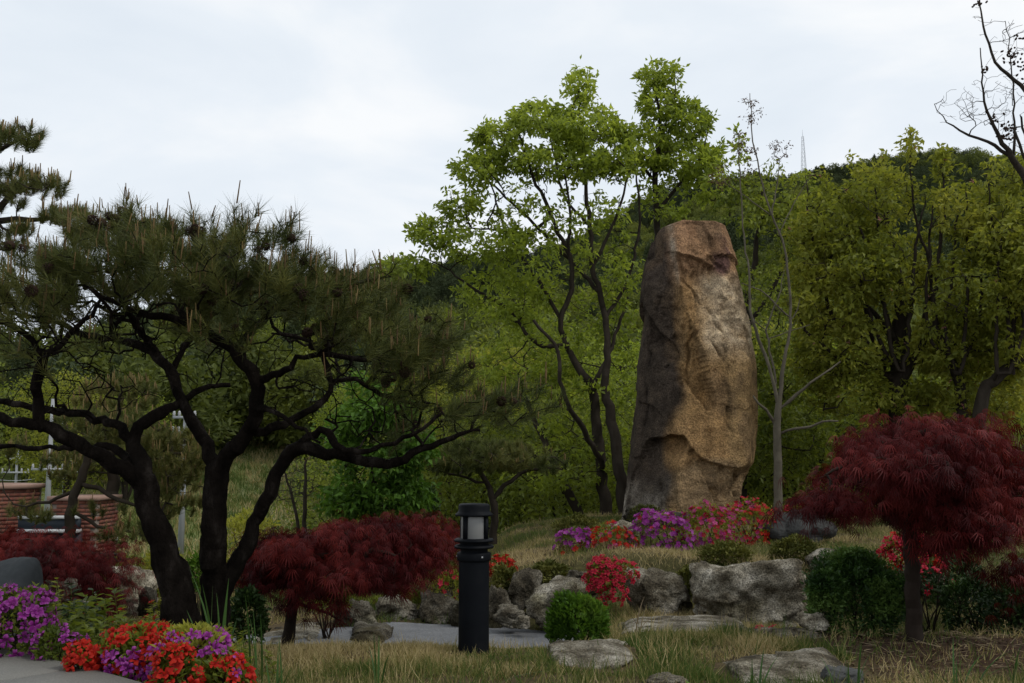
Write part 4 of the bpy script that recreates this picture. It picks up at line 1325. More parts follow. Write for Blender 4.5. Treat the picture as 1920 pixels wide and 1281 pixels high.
Yg = 17.5
btree('tallest fresh green many-stemmed tree left of the standing stone', 301,
      [[(1140, 990, 26, Yg), (1136, 940, 24, Yg), (1128, 880, 22, Yg), (1120, 800, 20, Yg), (1111, 730, 18, Yg), (1083, 690, 14, Yg), (1062, 645, 12, Yg), (1052, 600, 10, Yg), (1072, 540, 10, Yg), (1066, 480, 9, Yg), (1035, 408, 8, Yg), (1000, 333, 6, Yg), (985, 290, 5, Yg), (965, 225, 3, Yg)],
       [(1175, 990, 26, Yg - .5, 1), (1169, 935, 24, Yg - .5), (1160, 870, 22, Yg - .5), (1149, 792, 20, Yg - .4), (1134, 735, 17, Yg - .3), (1138, 675, 14, Yg - .2), (1136, 597, 12, Yg), (1124, 545, 11, Yg), (1110, 490, 10, Yg), (1107, 413, 9, Yg), (1098, 347, 7, Yg), (1094, 260, 5, Yg), (1086, 190, 4, Yg), (1085, 135, 2, Yg)],
       [(1130, 874, 11, Yg - .3), (1091, 800, 11, Yg - .8), (1064, 758, 9, Yg - 1.1), (1050, 715, 8, Yg - 1.3), (1047, 660, 7, Yg - 1.3), (1000, 600, 6, Yg - 1.3)],
       [(1095, 985, 18, Yg + .6, 1), (1072, 940, 18, Yg + .6), (1044, 880, 15, Yg + .6), (1020, 830, 12, Yg + .7), (1000, 780, 9, Yg + .8), (975, 720, 7, Yg + .9)],
       [(1062, 645, 10, Yg), (1017, 650, 8, Yg), (985, 622, 7, Yg), (950, 578, 6, Yg), (896, 546, 5, Yg), (830, 500, 3, Yg), (790, 480, 2, Yg)],
       [(1120, 545, 9, Yg), (1080, 500, 8, Yg + .5), (1020, 440, 6, Yg + .7), (960, 380, 5, Yg + .8), (905, 330, 3, Yg + .8)],
       [(1111, 500, 8, Yg), (1140, 440, 6, Yg), (1165, 380, 5, Yg), (1180, 320, 3, Yg)],
       [(1100, 420, 6, Yg), (1060, 370, 5, Yg), (1040, 300, 4, Yg), (1030, 240, 2, Yg)],
       [(1136, 597, 8, Yg), (1178, 520, 6, Yg + .3), (1200, 410, 5, Yg + .4), (1190, 310, 3, Yg + .4)],
       [(1052, 600, 8, Yg), (1005, 520, 7, Yg + .3), (955, 450, 5, Yg + .4), (922, 350, 3, Yg + .4)],
       [(1066, 480, 7, Yg), (1068, 390, 5, Yg - .3), (1052, 290, 3, Yg - .4)],
       [(1111, 730, 9, Yg - .2), (1150, 640, 7, Yg + .3), (1178, 560, 5, Yg + .6)],
       [(1035, 408, 6, Yg), (985, 440, 5, Yg), (930, 430, 4, Yg), (870, 430, 3, Yg), (810, 440, 2, Yg)]],
      [(1087, 165, 26, 45, Yg, .5, 1.3), (1015, 222, 62, 30, Yg, .9, 1.5), (1100, 240, 90, 38, Yg, 1.1, 1.5), (935, 262, 45, 36, Yg, .8, 1.4), (900, 315, 55, 32, Yg, .8, 1.2), (1060, 305, 110, 36, Yg, 1.3, 1.3),
       (862, 380, 48, 30, Yg, .8, 1.2), (815, 435, 52, 28, Yg, .8, 1.2), (950, 370, 80, 40, Yg, 1.2, .35), (1160, 290, 40, 50, Yg, .8, 1.0), (905, 455, 110, 45, Yg, 1.2, .6), (1010, 480, 110, 60, Yg, 1.3, .25), (790, 430, 30, 16, Yg, .6, 1),
       (930, 560, 110, 50, Yg + .5, 1.3, .6), (1060, 600, 110, 80, Yg + .8, 1.3, .4), (1160, 500, 40, 90, Yg + .5, .8, .3), (1090, 400, 90, 50, Yg, 1.2, .25), (980, 680, 100, 60, Yg + .4, 1, .5), (1100, 770, 90, 90, Yg + .4, 1, .35), (1060, 880, 110, 50, Yg + .4, 1, .35), (1170, 660, 30, 100, Yg + .6, .7, .25), (760, 500, 60, 22, Yg, .7, .7)],
      1900, 12, .112, 'leaf_fresh', spread=.06, clump=(1.8, 1.8, 2.6), inner=280, r0=.0036, shell=.5, sides=7, amp=.3)
btree('fresh green tree whose narrow crown rises straight above the standing stone', 302,
      [[(1236, 1000, 26, 18.5), (1236, 700, 20, 18.5), (1233, 430, 13, 18.5), (1228, 330, 11, 18.5), (1237, 247, 8, 18.5), (1233, 193, 5, 18.5), (1223, 130, 2, 18.5)],
       [(1230, 400, 8, 18.5), (1270, 350, 6, 18.5), (1310, 300, 4, 18.5), (1330, 240, 2, 18.5)], [(1228, 340, 7, 18.5), (1195, 300, 5, 18.5), (1175, 250, 3, 18.5)], [(1235, 260, 5, 18.5), (1262, 200, 3, 18.5), (1266, 135, 2, 18.5)]],
      [(1228, 140, 32, 26, 18.5, .5, 1.3), (1266, 140, 12, 22, 18.5, .3, 1.0), (1235, 195, 46, 34, 18.5, .7, 1.3), (1292, 225, 44, 40, 18.5, .7, 1.2), (1215, 275, 50, 50, 18.5, .9, .9), (1290, 300, 65, 40, 18.5, .9, .9), (1335, 330, 45, 50, 18.5, .8, .7), (1250, 370, 80, 40, 18.5, .9, .35), (1370, 280, 30, 50, 18.5, .5, .3)],
      620, 12, .115, 'leaf_fresh', spread=.05, inner=100, r0=.0036, clump=None, shell=.45, amp=.3)
# crab apples on the right
tc, Tc, tips_c, rng_c = btree('dense olive green crab apple with a thick dark trunk behind the right red maple', 303,
      [[(1692, 1000, 40, 15), (1688, 850, 36, 15), (1686, 703, 34, 15), (1688, 625, 30, 15), (1690, 560, 22, 15), (1680, 480, 14, 15), (1660, 400, 8, 15)],
       [(1690, 720, 20, 15), (1710, 680, 17, 14.9), (1730, 648, 14, 14.8), (1733, 594, 10, 14.8), (1745, 520, 7, 14.8), (1712, 380, 4, 14.8), (1708, 240, 2, 14.8)],
       [(1686, 720, 12, 15), (1640, 690, 10, 14.9), (1570, 670, 8, 14.8), (1510, 620, 5, 14.8)], [(1686, 660, 12, 15), (1650, 600, 10, 15.2), (1600, 540, 7, 15.4), (1560, 460, 5, 15.5)],
       [(1680, 650, 9, 15), (1655, 560, 8, 14.7), (1640, 500, 6, 14.6), (1610, 420, 4, 14.5)]],
      [(1600, 305, 9, 30, 15, .2, .9), (1655, 300, 9, 34, 15, .2, .9), (1545, 335, 8, 28, 15, .2, .9), (1560, 410, 75, 75, 15, 1, 1.1), (1650, 370, 80, 65, 15, 1, 1.1), (1620, 490, 120, 70, 15, 1.3, 1), (1560, 560, 90, 70, 15, 1.1, .9), (1690, 500, 80, 90, 15, 1.2, 1), (1600, 650, 120, 75, 15.3, 1.1, .85), (1640, 740, 130, 50, 15.2, 1, .7), (1709, 275, 12, 42, 14.8, .25, 1.2), (1560, 690, 80, 50, 15.6, .7, .45), (1520, 480, 50, 90, 15, .8, .8), (1690, 750, 90, 50, 15.7, .8, .45)],
      2000, 11, .092, 'leaf_olive', spread=.05, name='crab_apple_tree', clump=(2.2, 2.2, .7), inner=200, shell=.2, sides=7, base=.5, droop=.5, uprights=[[(a, 700 - abs(a0 - 1688) * .2, 9, y_), (a0, 620, 8, y_), (b, 480, 6, y_), (c, 330 + (k_ % 3) * 35, 2, y_)] for k_, (a, a0, b, c, y_) in enumerate([(1685, 1665, 1650, 1640, 14.6), (1680, 1640, 1600, 1585, 14.7), (1670, 1610, 1560, 1540, 14.8), (1660, 1575, 1530, 1510, 15), (1695, 1705, 1715, 1735, 14.6), (1680, 1630, 1618, 1612, 15.3)])])
td, Td, tips_d, rng_d = btree('olive green crab apple leaning out of the picture at the right edge', 304,
      [[(1806, 1000, 26, 14.5), (1804, 790, 22, 14.5), (1794, 705, 19, 14.5), (1768, 650, 15, 14.5), (1752, 590, 11, 14.5), (1760, 500, 8, 14.5), (1770, 400, 5, 14.5), (1766, 300, 2, 14.5)],
       [(1815, 1000, 30, 14, 1), (1838, 765, 25, 14), (1860, 715, 22, 14), (1892, 686, 20, 14), (1940, 660, 17, 14), (1990, 600, 12, 14), (2010, 500, 7, 14)],
       [(1892, 686, 11, 14), (1902, 600, 9, 14), (1880, 520, 7, 14), (1860, 420, 4, 14), (1850, 330, 2, 14)], [(1795, 700, 9, 14.5), (1830, 620, 7, 14.6), (1842, 520, 5, 14.7), (1820, 400, 3, 14.7)]],
      [(1800, 400, 70, 65, 14.6, 1, 1), (1880, 430, 80, 80, 14.2, 1, 1), (1840, 540, 110, 80, 14.3, 1.2, 1), (1950, 500, 70, 120, 14, 1.1, .9), (1768, 310, 13, 36, 14.5, .25, 1), (1856, 330, 26, 40, 14, .4, .9), (1905, 320, 22, 45, 14, .4, .9), (1812, 320, 9, 34, 14.5, .2, .9), (1945, 330, 12, 40, 14, .2, .9), (1780, 640, 90, 70, 15, 1, .8), (1900, 640, 80, 70, 14.5, .9, .8), (1850, 740, 100, 50, 14.9, .9, .7)],
      2000, 11, .092, 'leaf_olive', spread=.05, name='crab_apple_tree', clump=(2.2, 2.2, .7), inner=200, shell=.2, sides=7, base=.47, droop=.5, uprights=[[(a, 700, 8, y_), (a0, 620, 7, y_), (b, 480, 5, y_), (c, 340 + (k_ % 3) * 30, 2, y_)] for k_, (a, a0, b, c, y_) in enumerate([(1800, 1810, 1815, 1812, 14.2), (1792, 1775, 1790, 1795, 14.3), (1870, 1868, 1875, 1880, 13.8), (1892, 1915, 1925, 1930, 13.8), (1790, 1740, 1742, 1748, 14.4), (1900, 1890, 1900, 1905, 13.9)])])
# pink buds on the crab apples
for t_, tips_, rg in ((tc, tips_c, rng_c), (td, tips_d, rng_d)):
    k = rg.choice(len(tips_), 60, replace=False)
    P = tips_[k] + rg.normal(0, .04, (60, 3))
    Vb, Fb = batch(LEAF_V, LEAF_F, np.repeat(P, 4, 0), frames(rdir(rg, 240), rg.uniform(0, 6, 240)), np.full(240, .05))
    obj('pink_buds', Vb, Fb, M['bud'] if 'bud' in M else M.setdefault('bud', leaf_mat('pale_pink_buds', [(.32, .14, .13), (.45, .22, .2)], .3)), t_, {'tint': np.repeat(rg.random(240), 4)}, kind='stuff')
btree('loose pale green tree between the standing stone and the crab apples', 305,
      [[(1390, 1000, 22, 18), (1392, 800, 18, 18), (1400, 600, 14, 18), (1420, 450, 9, 18), (1430, 350, 4, 18)], [(1400, 620, 9, 18), (1460, 520, 7, 18), (1500, 420, 4, 18)], [(1398, 650, 8, 18), (1370, 520, 5, 18), (1350, 430, 3, 18)]],
      [(1400, 400, 60, 50, 18, 1, .8), (1460, 430, 60, 60, 18, 1, .9), (1440, 330, 40, 30, 18, .6, .5), (1500, 360, 40, 40, 18, .7, .8), (1450, 540, 80, 70, 18, 1.1, .7), (1460, 680, 90, 80, 18, 1.2, .6), (1370, 350, 40, 40, 18, .6, .7), (1500, 800, 90, 80, 18, 1.2, .7), (1420, 850, 60, 70, 18, 1, .7)],
      800, 13, .10, 'leaf_mid', spread=.06, inner=120, shell=.3)
# bright green garden tree in the middle
btree('bright green tree with drooping leaves left of the bollard light', 306,
      [[(705, 1010, 14, 13), (700, 930, 12, 13), (695, 860, 9, 13), (700, 780, 5, 13)], [(700, 930, 7, 13), (650, 880, 5, 13), (625, 830, 3, 13)], [(697, 880, 6, 13), (750, 830, 5, 13), (780, 780, 3, 13)]],
      [(705, 775, 70, 32, 13, .7, 1.1), (640, 815, 45, 30, 13, .5, 1), (640, 900, 32, 55, 13, .5, 1), (710, 870, 70, 40, 13, .7, .9), (770, 840, 50, 40, 13, .5, .6), (735, 930, 80, 32, 13, .6, .9), (660, 945, 50, 25, 13, .5, .8), (690, 720, 40, 22, 13, .4, .6)],
      560, 17, .095, 'leaf_bright', spread=.06, inner=40, droop=.7, amp=.3, shell=.4)

# young smooth grey-barked tree right of the standing stone
def grey_tree():
    T = Tree(401)
    S = [[(1459, 985, 21, 13), (1459, 900, 19, 13), (1457, 800, 17, 13), (1460, 760, 15, 13)],
         [(1460, 760, 10, 13), (1447, 703, 10, 13), (1429, 650, 10, 13), (1411, 603, 9, 12.9), (1407, 562, 8, 12.9), (1404, 500, 6, 12.9), (1394, 440, 5, 12.9), (1388, 325, 4, 12.9), (1385, 255, 2, 12.9)],
         [(1460, 760, 11, 13), (1470, 675, 11, 13), (1482, 609, 9, 13), (1480, 540, 8, 13), (1471, 466, 7, 13), (1448, 403, 6, 13), (1430, 347, 5, 13), (1413, 266, 4, 13), (1406, 175, 2, 13)],
         [(1463, 766, 8, 13), (1494, 740, 8, 12.9), (1520, 718, 7, 12.8), (1547, 700, 6, 12.8), (1576, 678, 5, 12.8)],
         [(1466, 812, 6, 13), (1491, 803, 6, 12.8), (1522, 800, 6, 12.7), (1544, 790, 5, 12.6), (1572, 790, 4, 12.5)],
         [(1450, 789, 8, 13), (1436, 768, 6, 12.9), (1424, 757, 5, 12.9), (1412, 742, 3, 12.9)],
         [(1455, 720, 6, 13), (1447, 675, 7, 13.1), (1440, 640, 6, 13.1), (1437, 619, 6, 13.1), (1450, 580, 4, 13.1), (1463, 544, 3, 13.1), (1472, 500, 2, 13.1)],
         [(1444, 634, 4, 13.1), (1460, 628, 4, 13), (1479, 622, 3, 13), (1519, 609, 2, 13)],
         [(1437, 619, 4, 13.1), (1415, 603, 3, 13), (1408, 590, 3, 13)],
         [(1484, 598, 6, 13), (1454, 572, 5, 12.9), (1425, 545, 4, 12.9), (1391, 531, 3, 12.9)],
         [(1486, 597, 4, 13), (1495, 580, 3, 13), (1500, 560, 2, 13)],
         [(1448, 403, 5, 13), (1455, 360, 4, 13), (1462, 300, 2, 13)], [(1448, 405, 5, 13), (1400, 370, 3, 13), (1355, 340, 2, 13)],
         [(1460, 440, 4, 13), (1490, 380, 3, 13.1), (1520, 330, 2, 13.1)]]
    for i, s_ in enumerate(S): T.stem(pix([(q[0], q[1], q[2] * (.84 if q[1] > 720 else .62), q[3]) for q in s_]), .12, .006, attach=i > 0)
    rng = np.random.default_rng(5)
    bl = [(1407, 205, 22, 28, 13, .2, 1), (1385, 265, 14, 22, 12.9, .2, 1), (1462, 280, 18, 22, 13, .2, 1), (1400, 300, 24, 40, 13, .2, .5), (1350, 330, 24, 24, 13, .2, .8), (1440, 590, 60, 50, 13, .5, .15)]
    T.grow(blobs(bl, 110, rng, .2), .08, .6, .2, .9, .5)
    T.radii(.0028, 2.3)
    ti = np.array(T.tips[-110:])
    ti = ti[T.P[ti][:, 2] > 4.2]
    L = leaf_cloud(T.P[ti], norm(T.dir[ti]), 8, .03, .035, rng, droop=.5, base=.35)
    t = finish_tree('young_tree', 'slender young tree with smooth pale grey bark right of the standing stone', 'tree', T, [], M['bark_grey'], 9, .04)
    obj('seed_clusters', L[0], L[1], M['seed'], t, {'tint': L[2]}, kind='stuff')
M['seed'] = leaf_mat('dry_seed_clusters', [(.06, .03, .02), (.16, .09, .05)], .2)
grey_tree()

# leafless tree with dark pods reaching in from the right
def bare_tree():
    T = Tree(402)
    S = [[(2080, 1100, 60, 11), (2060, 800, 50, 11), (2030, 600, 40, 11), (1990, 460, 28, 11), (1940, 370, 18, 11), (1905, 310, 13, 11), (1880, 270, 9, 11), (1862, 235, 7, 11), (1850, 205, 5, 11), (1842, 140, 3, 11), (1838, 90, 2, 11)],
         [(1890, 290, 8, 11), (1852, 266, 6, 11), (1800, 246, 4, 11), (1765, 220, 2, 11), (1752, 195, 1.5, 11)],
         [(2000, 480, 22, 11), (1985, 330, 16, 11), (1960, 230, 12, 11), (1925, 175, 9, 11), (1888, 140, 7, 11), (1860, 100, 5, 11), (1845, 50, 4, 11), (1838, 10, 3, 11), (1832, -30, 2, 11)],
         [(1900, 300, 6, 11), (1903, 230, 4, 11), (1900, 160, 3, 11), (1893, 90, 2, 11), (1885, 40, 1.5, 11)], [(1940, 370, 9, 11), (1930, 290, 6, 11), (1915, 220, 4, 11)],
         [(1985, 455, 10, 11), (1940, 350, 7, 10.8), (1900, 240, 5, 10.8)]]
    for i, s_ in enumerate(S): T.stem(pix(s_), .1, .008, attach=i > 0)
    rng = np.random.default_rng(6)
    bl = [(1800, 210, 50, 45, 11, .5, 1), (1860, 180, 60, 60, 11, .6, 1), (1910, 230, 60, 70, 11, .6, 1), (1840, 40, 25, 40, 11, .3, .5), (1900, 90, 40, 70, 11, .4, .8), (1990, 200, 60, 120, 11, .8, .7), (1900, 320, 30, 40, 11, .4, .5)]
    T.grow(blobs(bl, 420, rng, .3), .07, .6, .18, .9, .45)
    T.radii(.0022, 2.35)
    ti = np.array(T.tips[-420:]); P = T.P[ti]
    # pod clusters hang at given places
    cl = [(1905, 115), (1890, 105), (1915, 130), (1868, 225), (1885, 235), (1880, 250), (1895, 245), (1845, 130), (1885, 262), (1836, 5), (1900, 98), (1912, 70)]
    pods = np.concatenate([U(a, b, 11) + rng.normal(0, .035, (9, 3)) for a, b in cl])
    D, Q = CS[16]
    small_v, small_q = cube_sphere(2)
    V, Fq = batch(small_v, small_q, pods, frames(rdir(rng, len(pods)), rng.uniform(0, 6, len(pods))), np.tile([.021, .012, .012], (len(pods), 1)))
    t = finish_tree('bare_tree', 'leafless fine-twigged tree with dark seed pods at the top right corner', 'tree', T, [], M['bark_brown'], 6, .04)
    obj('seed_pods', V, Fq, M['cone'], t, None, kind='stuff')
bare_tree()

# two bare saplings standing on the meadow
for k, (bx, lab, seed) in enumerate([(570, 'thin leafless sapling on the pale meadow right of the pine limb', 410), (542, 'shorter leaning bare sapling beside the thin one on the meadow', 411)]):
    T = Tree(seed)
    if k == 0:
        T.stem(pix([(572, 1010, 9, 20), (571, 960, 8, 20), (573, 900, 6, 20), (574, 862, 4, 20)]), .15, .01)
        bl = [(570, 900, 40, 45, 20, .6, 1)]
    else:
        T.stem(pix([(562, 1010, 7, 19.5), (553, 950, 6, 19.5), (542, 915, 5, 19.5), (532, 880, 3, 19.5)]), .15, .01)
        bl = [(540, 915, 30, 35, 19.5, .5, 1)]
    rng = np.random.default_rng(seed)
    T.grow(blobs(bl, 50, rng, .3), .15, .7, .22, .9, .4)
    T.radii(.005, 2.3)
    finish_tree('bare_sapling', lab, 'sapling', T, [], M['bark_brown'], 5, 0)

# ------------------------------------------------------------------ red lace-leaf maples
def maple(label, seed, stems, bl, n, per, size, Yc, limb=None, spread=.05, tone=.5, name='red_maple', leafs=M['maple_red']):
    T = Tree(seed)
    for i, s_ in enumerate(stems): T.stem(pix(s_), .06, .006, attach=i > 0)
    rng = np.random.default_rng(seed + 1)
    T.grow(blobs(bl, 60, rng, 0), .07, .7, .3, .2, -.3)
    main = pads(bl, max(12, n // 38), n, rng, .22 * Yc / 7.3, .02, .38, .6)
    stray = blobs([(b_[0], b_[1] - b_[3] * .12, b_[2] * 1.13, b_[3] * 1.22, *b_[4:]) for b_ in bl], max(10, n // 9), rng, .98)
    main[:len(stray)] = stray
    T.grow(main, .08, .6, .25, .3, -.2)
    T.radii(.0018, 2.3)
    ti = np.array(T.tips[-n:]); tips = T.P[ti]
    c = U(bl[0][0], bl[0][1], Yc)
    o = tips - c; o[:, 2] = 0; o = norm(o) if len(o) else o
    dr = norm(o + np.array([0, 0, -.9]))
    L = leaf_cloud(tips, dr, per, spread, size, rng, FING_V, FING_F, .55, seed, 2.2, .45, .85, tone, outw=1.0)
    return finish_tree(name, label, 'maple tree', T, [('leaves', L, leafs)], M['bark_maple'], 9, .08)
maple('dark red lace-leaf maple with a bare single trunk at the right', 501,
      [[(1716, 1205, 34, 7.4), (1713, 1150, 28, 7.4), (1710, 1060, 26, 7.4), (1706, 980, 27, 7.4), (1708, 930, 25, 7.4)],
       [(1708, 930, 17, 7.4), (1685, 870, 14, 7.3), (1690, 835, 12, 7.2), (1720, 815, 11, 7.0), (1770, 808, 10, 6.9), (1815, 822, 8, 6.8), (1850, 850, 5, 6.8)],
       [(1708, 930, 15, 7.4), (1730, 870, 12, 7.5), (1790, 830, 9, 7.6), (1870, 850, 7, 7.7), (1920, 930, 5, 7.8)],
       [(1708, 930, 14, 7.4), (1660, 880, 11, 7.2), (1610, 860, 8, 7.1), (1550, 890, 5, 7.0)], [(1708, 940, 12, 7.4), (1690, 900, 10, 7.0), (1700, 860, 8, 6.6), (1760, 860, 6, 6.4)]],
      [(1712, 860, 130, 70, 7.3, 1.0, 1.5), (1636, 868, 72, 50, 7.2, .7, 1.2), (1800, 850, 95, 75, 7.3, .9, 1.3), (1870, 900, 75, 95, 7.4, .8, 1.3), (1602, 900, 38, 32, 7.2, .5, .8), (1860, 1010, 60, 80, 7.5, .6, .55), (1660, 940, 110, 40, 7.2, .6, 1), (1790, 970, 80, 50, 7.2, .6, .9), (1880, 1090, 45, 65, 7.6, .6, .3), (1535, 925, 40, 30, 7.2, .4, .7), (1610, 985, 45, 25, 7.1, .3, .3), (1670, 1000, 30, 30, 7.3, .3, .35), (1630, 780, 30, 20, 7.2, .3, .25), (1740, 790, 110, 22, 7.3, .6, .7)],
      2100, 5, .105, 7.3, spread=.045)
maple('dark red lace-leaf maple left of the bollard light', 502,
      [[(538, 1245, 26, 7.9), (541, 1200, 24, 7.9), (545, 1150, 21, 7.9), (552, 1100, 20, 7.9), (556, 1060, 18, 7.9)], [(556, 1060, 12, 7.9), (610, 1040, 10, 7.7), (665, 1058, 9, 7.5), (700, 1030, 8, 7.4), (740, 1042, 5, 7.4)],
       [(556, 1060, 10, 7.9), (520, 1030, 8, 7.9), (480, 1040, 5, 7.9)], [(556, 1065, 10, 7.9), (600, 1010, 8, 8.1), (700, 985, 6, 8.3), (780, 990, 4, 8.4)], [(548, 1130, 8, 7.9), (590, 1140, 6, 7.7), (640, 1165, 3, 7.6)]],
      [(610, 1040, 130, 50, 7.9, .8, 1.3), (500, 1045, 55, 40, 7.9, .6, 1), (700, 1010, 95, 38, 8.0, .7, 1.2), (755, 1052, 62, 32, 7.9, .6, 1), (650, 1060, 110, 26, 7.7, .6, .8), (560, 1110, 50, 30, 7.9, .5, .3), (780, 985, 40, 22, 8.2, .4, .8), (620, 1150, 60, 14, 7.6, .3, .12), (465, 1080, 25, 30, 7.9, .4, .4)],
      1500, 6, .10, 7.9, spread=.045)
maple('low spreading dark red maple in front of the brick wall at far left', 503,
      [[(60, 1180, 22, 9.5), (66, 1120, 20, 9.5), (72, 1080, 17, 9.5)], [(72, 1080, 12, 9.5), (20, 1040, 9, 9.5), (-60, 1030, 6, 9.5)], [(72, 1085, 11, 9.5), (150, 1040, 9, 9.5), (220, 1040, 5, 9.5)]],
      [(60, 1055, 110, 42, 9.5, 1, 1.3), (-40, 1050, 70, 50, 9.5, .8, 1), (170, 1040, 80, 36, 9.5, .8, 1.2), (230, 1055, 40, 30, 9.5, .5, .8), (120, 1085, 100, 28, 9.4, .7, .9), (20, 1010, 60, 20, 9.6, .6, .8), (150, 1110, 40, 30, 9.3, .4, .5)],
      1100, 6, .10, 9.5, spread=.07)
maple('small reddish maple close behind the bollard light', 504,
      [[(826, 1080, 9, 11.5), (822, 1030, 7, 11.5), (815, 990, 5, 11.5)]],
      [(815, 990, 40, 22, 11.5, .4, 1), (840, 1030, 16, 40, 11.5, .3, .8)],
      160, 7, .09, 11.5, tone=.45)

# ------------------------------------------------------------------ shrubs and azaleas
def lump_points(l, r, t, b, Y, n, rng, depth=.9, shell=.5, seed=1, flat_bottom=True, lump=.16):
    cx, cy = (l + r) / 2, (t + b) / 2
    A, B = U(l, cy, Y), U(r, cy, Y)
    zt, zb = U(cx, t, Y)[2], U(cx, b, Y)[2]
    hw = (B[0] - A[0]) / 2; H = zt - zb
    d = rdir(rng, n)
    d[:, 2] = np.where(d[:, 2] < -.6, -d[:, 2], d[:, 2])
    rr = (1 - shell) * rng.random(n) ** (1 / 3) + shell * rng.random(n) ** .12
    rr = rr * (1 + lump * fbm(d * 2.2 + seed, 3, seed))
    c = np.array([(A[0] + B[0]) / 2, Y + hw * depth * .3, zb + H * .35])
    sc = np.array([hw, hw * depth, H * .65])
    P = c + d * rr[:, None] * sc
    P[:, 2] = np.maximum(P[:, 2], zb - .02)
    return P, norm(d / sc * sc.mean()), c, sc

def petal_template(n=5, fine=True):
    V, Fc = [[-.28, 0, 0]], []
    for k in range(n):
        a = 2 * math.pi * k / n
        R = lambda x, rad, off: [x, rad * math.cos(a) - off * math.sin(a), rad * math.sin(a) + off * math.cos(a)]
        b = len(V)
        if fine:
            V += [R(-.02, .20, -.13), R(.03, .20, 0), R(-.02, .20, .13), R(.06, .42, -.20), R(.13, .42, 0), R(.06, .42, .20), R(.0, .56, -.09), R(.0, .56, .09), R(.02, .60, 0)]
            Fc += [[0, b, b + 1], [0, b + 1, b + 2], [b, b + 3, b + 4], [b, b + 4, b + 1], [b + 1, b + 4, b + 5], [b + 1, b + 5, b + 2],
                   [b + 3, b + 6, b + 4], [b + 6, b + 8, b + 4], [b + 8, b + 7, b + 4], [b + 7, b + 5, b + 4]]
        else:
            V += [R(.08, .38, -.22), R(.02, .58, 0), R(.08, .38, .22)]
            Fc += [[0, b, b + 1], [0, b + 1, b + 2]]
    return np.array(V), np.array(Fc)
PF_V, PF_F = petal_template(5, True)
PC_V, PC_F = petal_template(5, False)
BLOSSOM = {}
for cname in ('scarlet', 'crimson', 'magenta', 'purple'):
    for var in range(3):
        rg = np.random.default_rng(60 + var)
        V = PF_V * [1, 1, 1] + rg.normal(0, .045, PF_V.shape)
        V = V.copy(); V[:, 0] *= (1.0, 1.6, .5)[var]
        Fc = PF_F
        # stamens
        SV, SF = batch(NEEDLE_V, NEEDLE_F, np.tile([-.2, 0, 0], (6, 1)), frames(norm(np.c_[np.ones(6) * 2.2, rg.normal(0, .5, (6, 2))]), rg.uniform(0, 6, 6)), np.tile([.75, .03, .03], (6, 1)))
        Fc2 = np.concatenate([Fc, SF + len(V)])
        rad = np.linalg.norm(V[:, 1:], axis=1)
        tint = np.concatenate([np.clip(.15 + rad * 1.1 + rg.normal(0, .12, len(V)), 0, 1), np.full(len(SV), .9)])
        BLOSSOM[cname, var] = mesh_of('blossom', np.concatenate([V, SV]), Fc2, M[cname], {'tint': tint})

